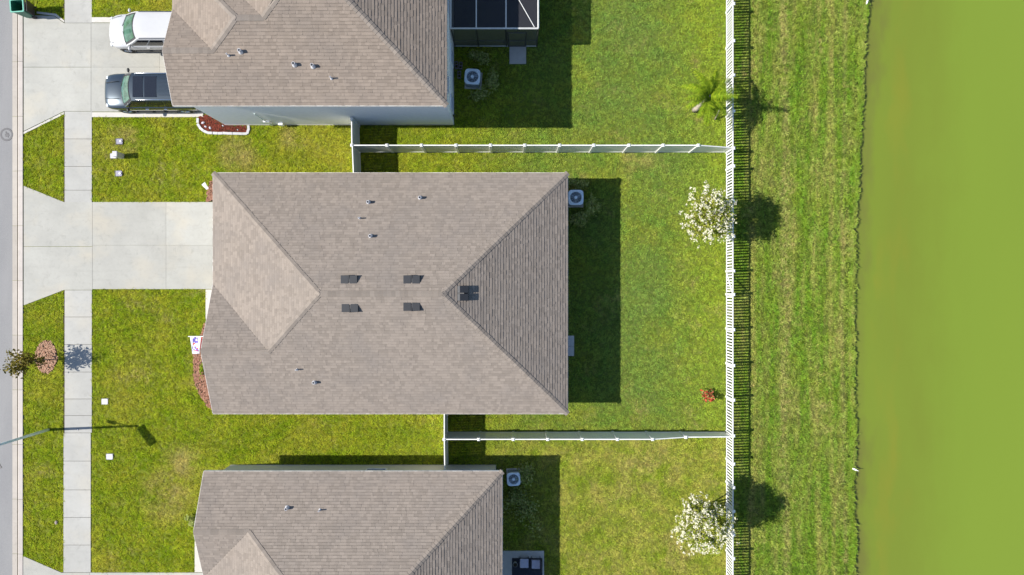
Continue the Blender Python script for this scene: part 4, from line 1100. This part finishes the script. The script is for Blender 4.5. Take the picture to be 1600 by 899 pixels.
def myrtle(label, X, Y, zc, rx, ry, rz_, seed, nC=58):
    global rng
    rng = np.random.default_rng(seed)
    t = empty("crape_myrtle", (X, Y, 0), label, "tree", "white blossoming trees by the picket fence")
    # clumps on the crown
    d = rng.normal(size=(nC,3)); d /= np.linalg.norm(d, axis=1, keepdims=True); d[:,2] = np.abs(d[:,2])*1.1-.35
    rad = rng.uniform(.12, 1.0, (nC,1))**.6; cl = d*rad*np.array([rx, ry, rz_]) + np.array([0,0,zc])
    tr, br = branch_tree(None, zc, .055, cl[:14], seed, .30)
    trunk = tr.build("trunk", M['bark_pale'], t, smooth=True); br.build("limb", M['bark_pale'], t, smooth=True)
    b = MB()
    for k_ in range(3):
        a = k_*2.1; b.tube([(.08*math.cos(a), .08*math.sin(a), -.05), (.3*math.cos(a), .3*math.sin(a), zc*.5), (.5*math.cos(a), .5*math.sin(a), zc*.8)], [.04,.03,.015], 6)
    b.build("stem", M['bark_pale'], t, smooth=True)
    P = []; 
    for c in cl: P.append(c + rng.normal(size=(150,3))*np.array([.165,.165,.13]))
    leaf_mesh("crown", np.concatenate(P), .055, M['leaf_myrtle'], t, .5, .3)
    # blossom heads: outer, upper clumps; each head a cone of petals
    heads = []
    for c in cl:
        out = (c - np.array([0,0,zc]))/np.array([rx,ry,rz_])
        if c[2] < zc - .45*rz_: continue
        for _ in range(8): heads.append(c + out*.22 + rng.normal(size=3)*np.array([.19,.19,.12]) + np.array([0,0,.10]))
    Q = []
    for h_ in heads: Q.append(h_ + rng.normal(size=(8,3))*np.array([.040,.040,.05]))
    leaf_mesh("blossom", np.concatenate(Q), .031, M['petal'], t, .75, .7)
    return t
myrtle("white blossoming tree with a loose crown beside the picket fence near the middle house", 10.15, 3.80, 3.05, 1.25, 1.30, .95, 21)
myrtle("dense round white blossoming tree beside the picket fence behind the beige walled house", 9.75, -12.25, 3.2, 1.30, 1.32, 1.05, 36, 84)

# young dark tree on the verge
rng = np.random.default_rng(5)
tx, ty = W(66, 563)
t = empty("young_tree", (tx, ty, 0), "young dark leaved tree in a mulch ring on the verge", "tree")
d = rng.normal(size=(26,3)); d /= np.linalg.norm(d, axis=1, keepdims=True); cl = d*rng.uniform(.35,1.05,(26,1))*np.array([.86,.68,.62]) + np.array([.20,.05,1.72])
tr, br = branch_tree(None, 1.6, .028, cl[:14], 3, .62); tr.build("trunk", M['bark'], t, smooth=True); br.build("limb", M['bark'], t, smooth=True)
leaf_mesh("crown", np.concatenate([c + rng.normal(size=(34,3))*np.array([.15,.14,.11]) for c in cl]), .078, M['leaf_dark'], t, .5, .3)

# palm by the fence
rng = np.random.default_rng(9); pr = random.Random(4)
tx, ty = W(1085, 173); 
t = empty("palm_tree", (tx, ty, 0), "small pale green feathery palm with a bare trunk by the picket fence", "palm tree")
b = MB(); b.tube([(0,0,-.1),(.03,.0,.5),(.06,.03,1.4),(.05,.02,2.3),(.06,.03,2.75)], [.17,.15,.075,.06,.07], 10); b.build("trunk", M['bark_pale'], t, smooth=True)
nfr = 17
for i in range(nfr):
    az = i*2*math.pi/nfr*1.0 + pr.uniform(-.2,.2); el = pr.uniform(.15, 1.05); ln = pr.uniform(1.35, 1.95)
    pts = []; p = Vector((.06,.03,2.7)); dv = Vector((math.cos(az)*math.cos(el), math.sin(az)*math.cos(el), math.sin(el)))
    for s in range(9):
        pts.append(p.copy()); p = p + dv*ln/8; dv = (dv + Vector((0,0,-.17))).normalized()
    b = MB(); b.tube(pts, [.016-.0014*k_ for k_ in range(9)], 4)
    for k_ in range(1, 9):
        for sub in range(4):
            f_ = sub/4; c = pts[k_-1].lerp(pts[k_], f_); fw = (pts[k_]-pts[k_-1]).normalized(); sd_ = fw.cross(Vector((0,0,1))).normalized()
            for s in (1, -1):
                ll = .34*(1-abs((k_+f_)/8.5-.45)*1.1)*pr.uniform(.8,1.15); dr_ = (sd_*s + fw*.5 + Vector((0,0,pr.uniform(-.45,.1)))).normalized(); w_ = fw*.019
                b.add([c-w_, c+w_, c+dr_*ll*.6+w_*.9+Vector((0,0,-.01)), c+dr_*ll+Vector((0,0,-.05)), c+dr_*ll*.6-w_*.9+Vector((0,0,-.01))], [(0,1,2,3,4)])
    b.build("frond", M['leaf_palm'], t)
x, y = W(1117, 188); b = MB(); b.tube([(0,0,-.05),(.0,.16,.45),(-.05,.28,.95)], [.045,.04,.03], 7)
o = b.build("bare_stump", M['bark_pale'], None, smooth=True); o.location = (x, y, 0); tag(o, "thin bare pale trunk stub on the lawn beside the palm", "stump")

def shrub(label, px, py, rx, ry, h, seed, mat='leaf_shrub', n=620, leaf=.075, group=None, red=0, name="shrub"):
    global rng
    rng = np.random.default_rng(seed); x, y = W(px, py, h*.6)
    t = empty(name, (x, y, 0), label, "shrub", group)
    nC = 9; cl = np.stack([rng.uniform(-1,1,nC)*rx*.75, rng.uniform(-1,1,nC)*ry*.75, rng.uniform(.45,1,nC)*h], 1)
    b = MB()
    for c in cl: b.tube([(0,0,-.03), tuple(c*np.array([.5,.5,.6])), tuple(c)], [.014,.010,.004], 5)
    b.build("stem", M['bark'], t)
    P = np.concatenate([c + rng.normal(size=(n//nC,3))*np.array([rx*.3, ry*.3, h*.16]) for c in cl]); P[:,2] = np.maximum(P[:,2], .02)
    if red:
        k_ = rng.random(len(P)) < red; leaf_mesh("red_foliage", P[k_], leaf*1.2, M['leaf_red'], t, .5, .4); P = P[~k_]
    leaf_mesh("foliage", P, leaf, M[mat], t, .5, .4)
    return t
shrub("leafy low shrub between the screened enclosure and the air conditioner", 746, 91, .5, .38, .6, 61)
shrub("spreading low shrub on the lawn side of the air conditioner by the concrete blocks", 766, 124, .38, .5, .55, 62)
shrub("sparse low shrub by the corner of the tall pale house next to its air conditioner", 750, 148, .5, .32, .45, 63, n=240)
shrub("dark shrub between the house corner and the air conditioner of the middle house", 899, 287, .42, .24, .5, 64)
shrub("round shrub on the lawn side of the middle house's air conditioner", 927, 322, .36, .42, .6, 65, n=420)
shrub("loose shrub behind the middle house, between air conditioner and back step", 905, 343, .42, .36, .5, 66)
shrub("leafy shrub on the lawn side of the air conditioner by the beige walled house", 823, 742, .55, .5, .7, 67, n=420)
shrub("low shrub along the back wall below the air conditioner of the beige walled house", 803, 776, .6, .5, .55, 68, n=360)
shrub("sprawling dark shrub between the patio slab and the back wall plants", 822, 806, .75, .8, .45, 69, n=420)
shrub("small shrub at the front corner of the beige walled house", 300, 812, .24, .28, .4, 70, n=220)
shrub("small red leaved plant on the back lawn beside the picket fence", 1107, 619, .34, .26, .62, 71, n=260, leaf=.075, red=.55, name="red_plant")
shrub("low green plant in the curved mulch bed of the middle house", 315.5, 580, .10, .42, .28, 72, mat='leaf_palm', n=150, leaf=.05)

# ------------------------------------------------------------------ beds and mulch
def bed(label, key, mat, nper=420, edge=None):
    poly = BEDS[key]; t = empty("flower_bed", (0,0,0), label, "flower bed")
    b = MB(); b.prism(poly, -.06, .022); b.build("bed_soil", M['soil'], t)
    xs4 = np.array([p[0] for p in poly]); ys4 = np.array([p[1] for p in poly]); area = (xs4.max()-xs4.min())*(ys4.max()-ys4.min())
    n = int(area*nper); x = rng.uniform(xs4.min(), xs4.max(), n); y = rng.uniform(ys4.min(), ys4.max(), n); k_ = inpoly(x, y, poly); x, y = x[k_], y[k_]
    n = len(x); a = rng.uniform(0, math.pi, n); l = rng.uniform(.03, .075, n); w_ = rng.uniform(.012, .024, n); z = rng.uniform(.03, .055, n); tl = rng.uniform(-.02, .02, n)
    c, s = np.cos(a), np.sin(a); z0 = np.full(n, .02)
    V = np.stack([np.stack([x+c*l*i-s*w_*j, y+s*l*i+c*w_*j, z + tl*i], 1) for i, j in ((-1,-1),(1,-1),(1,1),(-1,1))], 1).reshape(-1,3)
    npmesh("mulch", V, np.arange(4*n).reshape(n,4), M[mat], t, "stuff")
    return t
bed("curved brown mulch bed along the front of the middle house", 'front', 'mulch')
bed("small brown mulch bed at the garage corner of the middle house", 'corner', 'mulch')
tb = bed("dark red mulch bed with a pale block border at the tall pale house", 'north', 'mulch_red')
bed("round faded mulch ring under the young tree on the verge", 'verge', 'mulch_pale', 380)
path = WP([(310,184),(309.5,195),(313,200.5),(318.5,205.5),(324.5,208.3),(333,209.2),(387,210),(389,203),(388.5,198)])
blk = MB(); blk.box(-.135, .135, -.07, .07, -.03, .085); b0 = None; acc = 0.0
seg = []
for a, c in zip(path[:-1], path[1:]):
    d = math.dist(a, c); n = max(1, round(d/.285))
    for i in range(n): seg.append((a[0]+(c[0]-a[0])*(i+.5)/n, a[1]+(c[1]-a[1])*(i+.5)/n, math.atan2(c[1]-a[1], c[0]-a[0])))
for x, y, a in seg:
    if b0 is None: b0 = blk.build("edging_block", M['block'], tb, bevel=.01); o = b0
    else: o = dup(b0, tb)
    o.location = (x+random.uniform(-.01,.01), y+random.uniform(-.01,.01), random.uniform(-.008,.008)); o.rotation_euler = (random.uniform(-.04,.04), random.uniform(-.04,.04), a+random.uniform(-.06,.06))
for px, py, s in ((318,193,.09),(322,199,.07),(329,201,.08),(349,197.5,.05),(377,193,.06),(372,204,.04)):
    x, y = W(px, py); b = MB(); b.ball((0,0,0), s, 1.2, .8, .6, 8, 6); o = b.build("bed_stone", M['lid_white'], tb, smooth=True); o.location = (x, y, .06); o.rotation_euler = (0, 0, random.uniform(0,3))

# ------------------------------------------------------------------ flags
mats = []
for nm, c in (("flag_white", (.74,.72,.76)), ("flag_blue", (.14,.10,.42)), ("flag_red", (.62,.09,.06)), ("flag_pink", (.62,.30,.32))): mats.append(plain(nm, c, .8, var=.06))
zf = 2.05
t = empty("garden_flag", (*W(312,527,zf), 0), "white blue and red banner flag on a white pole over the front mulch bed", "flag")
A0 = W(294, 526.5, zf); A1 = W(325, 526.5, zf); ox, oy = t.location[0], t.location[1]
b = MB(); b.tube([(A0[0]-ox, A0[1]-oy, zf), (A1[0]-ox, A1[1]-oy, zf-.02)], .022, 8); b.tube([(A1[0]-ox, A1[1]-oy, zf), (A1[0]-ox, A1[1]-oy, 0)], .02, 8); b.build("pole", M['white_paint'], t)
nx, ny = 10, 14
def cloth(c4, zt, zb, name, parent, colour):
    b = MB(); vs_ = []
    for j in range(ny+1):
        v = j/ny; zz = zt + (zb-zt)*(v**1.2)
        for i in range(nx+1):
            u = i/nx; px = (c4[0][0]*(1-u)+c4[1][0]*u)*(1-v) + (c4[2][0]*(1-u)+c4[3][0]*u)*v; py = (c4[0][1]*(1-u)+c4[1][1]*u)*(1-v) + (c4[2][1]*(1-u)+c4[3][1]*u)*v
            z_ = zz + .025*math.sin(u*7+v*4); x, y = W(px, py, z_); vs_.append((x-ox, y-oy, z_))
    o_ = len(b.v); b.v += vs_
    for j in range(ny):
        for i in range(nx): b.f.append((j*(nx+1)+i, j*(nx+1)+i+1, (j+1)*(nx+1)+i+1, (j+1)*(nx+1)+i)); b.m.append(colour((i+.5)/nx, (j+.5)/ny))
    return b.build(name, mats, parent, smooth=True)
fr_ = random.Random(2)
def fcol(u, v):
    if u < .13 or u > .87 or v > .93: return 0
    if v < .34: return 1 if (.2 < u < .8 and (fr_.random() < .78)) else 0
    if v < .6: return 2 if abs(u-.45) < .22 and fr_.random() < .6 else 0
    if v < .88: return 1 if fr_.random() < .55 else (2 if fr_.random() < .3 else 0)
    return 0
cloth([(297,527.5),(313.5,527.5),(300.5,553.5),(311.5,553.5)], zf-.02, 1.45, "banner", t, fcol)
cloth([(314,527.5),(319,527.5),(312.5,547),(317,545)], zf-.04, 1.6, "ribbon", t, lambda u, v: 3 if int(u*5) % 2 else 2)
x, y = W(327, 297); t = empty("garden_sign", (x, y, 0), "small white garden sign on a stake at the garage corner mulch bed", "sign")
b = MB(); b.tube([(0,.05,-.1),(-.02,.16,.55)], .012, 6); b.build("stake", M['white_paint'], t)
b = MB(); b.add([(-.20,.20,.52),(.00,.34,.56),(.10,.02,.30),(-.03,-.05,.28)], [(0,3,2,1)]); b.add([(-.20,.20,.51),(.00,.34,.55),(.10,.02,.29),(-.03,-.05,.27)], [(0,1,2,3)]); b.build("board", M['white_paint'], t)

# ------------------------------------------------------------------ utility boxes and street things
def meter(label, px, py, w_, d_, mat, open_=False, group=None):
    x, y = W(px, py); t = empty("meter_box", (x, y, 0), label, "meter box", group)
    b = MB(); b.box(-w_/2-.03, w_/2+.03, -d_/2-.03, d_/2+.03, -.1, .035); b.build("box_frame", M['black'] if not open_ else M['charcoal'], t, bevel=.01)
    b = MB(); P0, P1 = rr(w_/2, d_/2, .036, .05), rr(w_/2-.01, d_/2-.01, .062, .05); b.add(P0+P1, [(k_, (k_+1)%16, 16+(k_+1)%16, 16+k_) for k_ in range(16)]+[tuple(range(16,32))]); l = b.build("lid", M[mat], t)
    if open_: l.location = (.05, 0, .02); b = MB(); b.cyl((.07,0), .055, .082, .1, 14); b.build("reader_cap", M['white_paint'], l); 
    return t
meter("lavender grey meter lid with white cap on lawn towards the tall pale house", 186.5, 222, .36, .30, 'lid_grey', True)
meter("lavender grey meter lid with white cap on lawn towards the middle driveway", 185.5, 272, .36, .30, 'lid_grey', True)
meter("pale meter box lid beside the short beige pedestal", 178, 244.5, .36, .28, 'lid_white')
meter("white meter box lid between the street lamp shadow and the young tree", 164.5, 628, .36, .32, 'lid_white')
meter("white meter box lid between the street lamp shadow and the beige walled house", 172, 714, .38, .32, 'lid_white')
x, y = W(191, 245); t = empty("utility_pedestal", (x, y, 0), "short beige utility pedestal on the front lawn casting a dark shadow", "utility box")
b = MB(); b.box(-.12, .12, -.14, .14, -.1, .66); b.build("cabinet", M['pedestal'], t, bevel=.015)
b = MB(); b.box(-.135, .135, -.155, .155, .66, .74); b.build("cap", M['lid_white'], t, bevel=.03)
b = MB(); b.box(-.125, -.118, -.11, .11, .1, .6); b.build("door", M['lid_white'], t)
x, y = W(10.5, 211); t = empty("manhole_cover", (x, y, 0), "round iron manhole cover in the street", "manhole")
b = MB(); n = 28
vs_ = [(r_*math.cos(2*math.pi*k_/n), r_*math.sin(2*math.pi*k_/n), z) for r_, z in ((.37,.004),(.36,.016),(.27,.016),(.26,.010)) for k_ in range(n)]
b.add(vs_, [(i*n+k_, i*n+(k_+1)%n, (i+1)*n+(k_+1)%n, (i+1)*n+k_) for i in range(3) for k_ in range(n)]); b.build("frame_ring", M['iron'], t)
b = MB(); b.cyl((0,0), .262, .0, .011, n); cv = b.build("cover", M['asphalt'], t)
b = MB(); b.obox((.03,-.02,.016), (.22,.17,.012), .3); b.obox((-.02,.11,.016), (.08,.1,.012), .5); b.obox((.09,-.13,.015), (.06,.08,.01), .2); b.build("emblem_plate", M['iron'], cv)
x, y = W(122.5, 671.5); b = MB(); b.cyl((0,0), .06, ZW-.01, ZW+.012, 14); b.mi = 1; b.cyl((0,0), .035, ZW+.012, ZW+.02, 12)
o = b.build("valve_cap", [M['iron'], M['white_paint']]); o.location = (x, y, 0); tag(o, "small round valve cap set in the sidewalk at the lamp shadow", "valve cap")

x, y = W(76, 672); t = empty("street_lamp", (x, y, 0), "pale grey solar street lamp pole rising from the verge", "street lamp")
b = MB(); b.tube([(0,0,-.2),(0,0,4.3)], [.085,.055], 10); b.build("pole", M['galv'], t, smooth=True)
b = MB(); b.tube([(0,0,3.95),(-.55,.12,4.05),(-.95,.2,4.02)], .03, 8); b.build("arm", M['galv'], t)
b = MB(); b.obox((-1.05,.22,4.02), (.5,.18,.07), R(-11)); b.build("lamp_head", M['charcoal'], t, bevel=.02)
pm = Matrix.Translation((.30,-.55,4.55)) @ Matrix.Rotation(math.atan2(-.96,.66), 4, 'Z') @ Matrix.Rotation(R(-4), 4, 'Y')
b = MB(); b.obox((0,0,0), (1.2,.48,.035), M=pm); b.build("solar_panel", M['charcoal'], t)
b = MB(); b.tube([(0,0,4.28),(.08,-.12,4.45),(.28,-.5,4.53)], .035, 8); b.build("panel_bracket", M['galv'], t)

# ------------------------------------------------------------------ patio behind the southern house
t = empty("patio", (0,0,0), "pale concrete patio slab behind the beige walled house", "patio")
slab(rect(766,861,850,950,0), -.06, .06, "patio_slab", M['border'], t)
o = slab(rect(800,872,847.5,930,0), .061, .072, "outdoor_rug", M['patio_rug'], None); tag(o, "dark rug on the concrete patio slab", "rug")
def seat(label, px, py, w_, d_, zc, back=False, rz=0):
    x, y = W(px, py, zc); t = empty("patio_chair" if back else "footstool", (x, y, .072), label, "chair" if back else "footstool", rz=rz)
    z = zc-.072
    b = MB()
    for sx in (-1, 1):
        for sy in (-1, 1):
            b = MB(); b.tube([(sx*(w_/2-.03), sy*(d_/2-.03), 0), (sx*(w_/2-.03), sy*(d_/2-.03), z-.06)], .02, 6); b.build("leg", M['black'], t)
    b = MB(); b.box(-w_/2, w_/2, -d_/2, d_/2, z-.09, z-.05); b.build("seat_frame", M['black'], t)
    b = MB(); b.box(-w_/2+.02, w_/2-.02, -d_/2+.02, d_/2-.02, z-.05, z+.05); b.build("cushion", M['cushion'], t, bevel=.04)
    if back:
        b = MB(); b.box(w_/2, w_/2+.05, -d_/2, d_/2, z-.05, z+.45); b.build("backrest", M['black'], t, bevel=.02)
        for s in (1, -1):
            b = MB(); b.tube([(-w_/2+.05, s*(d_/2+.03), z-.06), (-w_/2+.05, s*(d_/2+.03), z+.18), (w_/2, s*(d_/2+.03), z+.22)], .022, 6); b.build("armrest", M['black'], t)
seat("dark framed patio chair with a pale grey cushion on the rug", 837.5, 882, .52, .56, .46, True)
seat("pale grey cushioned footstool beside the patio chair on the rug", 819, 881, .52, .54, .42)
x, y = W(805, 883.5, .3); b = MB(); b.cyl((0,0), .10, 0, .22, 14, .13); b.mi = 1; b.cyl((0,0), .115, .215, .225, 14)
o = b.build("plant_pot", [M['pedestal'], M['soil']]); o.location = (x, y, .072); tag(o, "small pale pot on the patio rug beside the footstool", "pot")

# ------------------------------------------------------------------ birds at the water's edge
def bird(px, py, rz, label):
    z = Z_WATER; x, y = W(px, py, z+.3); t = empty("white_bird", (x, y, z-.05), label, "bird", rz=rz)
    t.scale = (.75, .75, .75)
    b = MB(); b.tube([(-.16,0,.30),(-.08,0,.34),(.04,0,.38),(.12,0,.42),(.15,0,.50),(.13,0,.58),(.16,0,.63),(.19,0,.635)], [.02,.065,.075,.045,.025,.02,.028,.015], 10); b.build("body", M['feather'], t, smooth=True, sub=1)
    b = MB(); b.tube([(.185,0,.634),(.27,0,.615)], [.011,.003], 6); b.build("beak", M['pedestal'], t)
    for s in (1, -1):
        b = MB(); b.tube([(0,s*.03,0),(.01,s*.03,.16),(-.01,s*.03,.34)], .008, 5); b.build("leg", M['black'], t)
bird(1336, 734.5, R(-20), "white wading bird at the pond edge level with the beige walled house")
bird(1356, 3, R(80), "white wading bird at the pond edge behind the screened enclosure")
# small stone on the verge
x, y = W(88.5, 817); b = MB(); b.ball((0,0,.03), .09, 1, 1.3, .6, 9, 6); o = b.build("stone", M['cinder'], None, smooth=True); o.location = (x, y, 0); tag(o, "small grey stone on the verge grass beside the sidewalk", "stone")
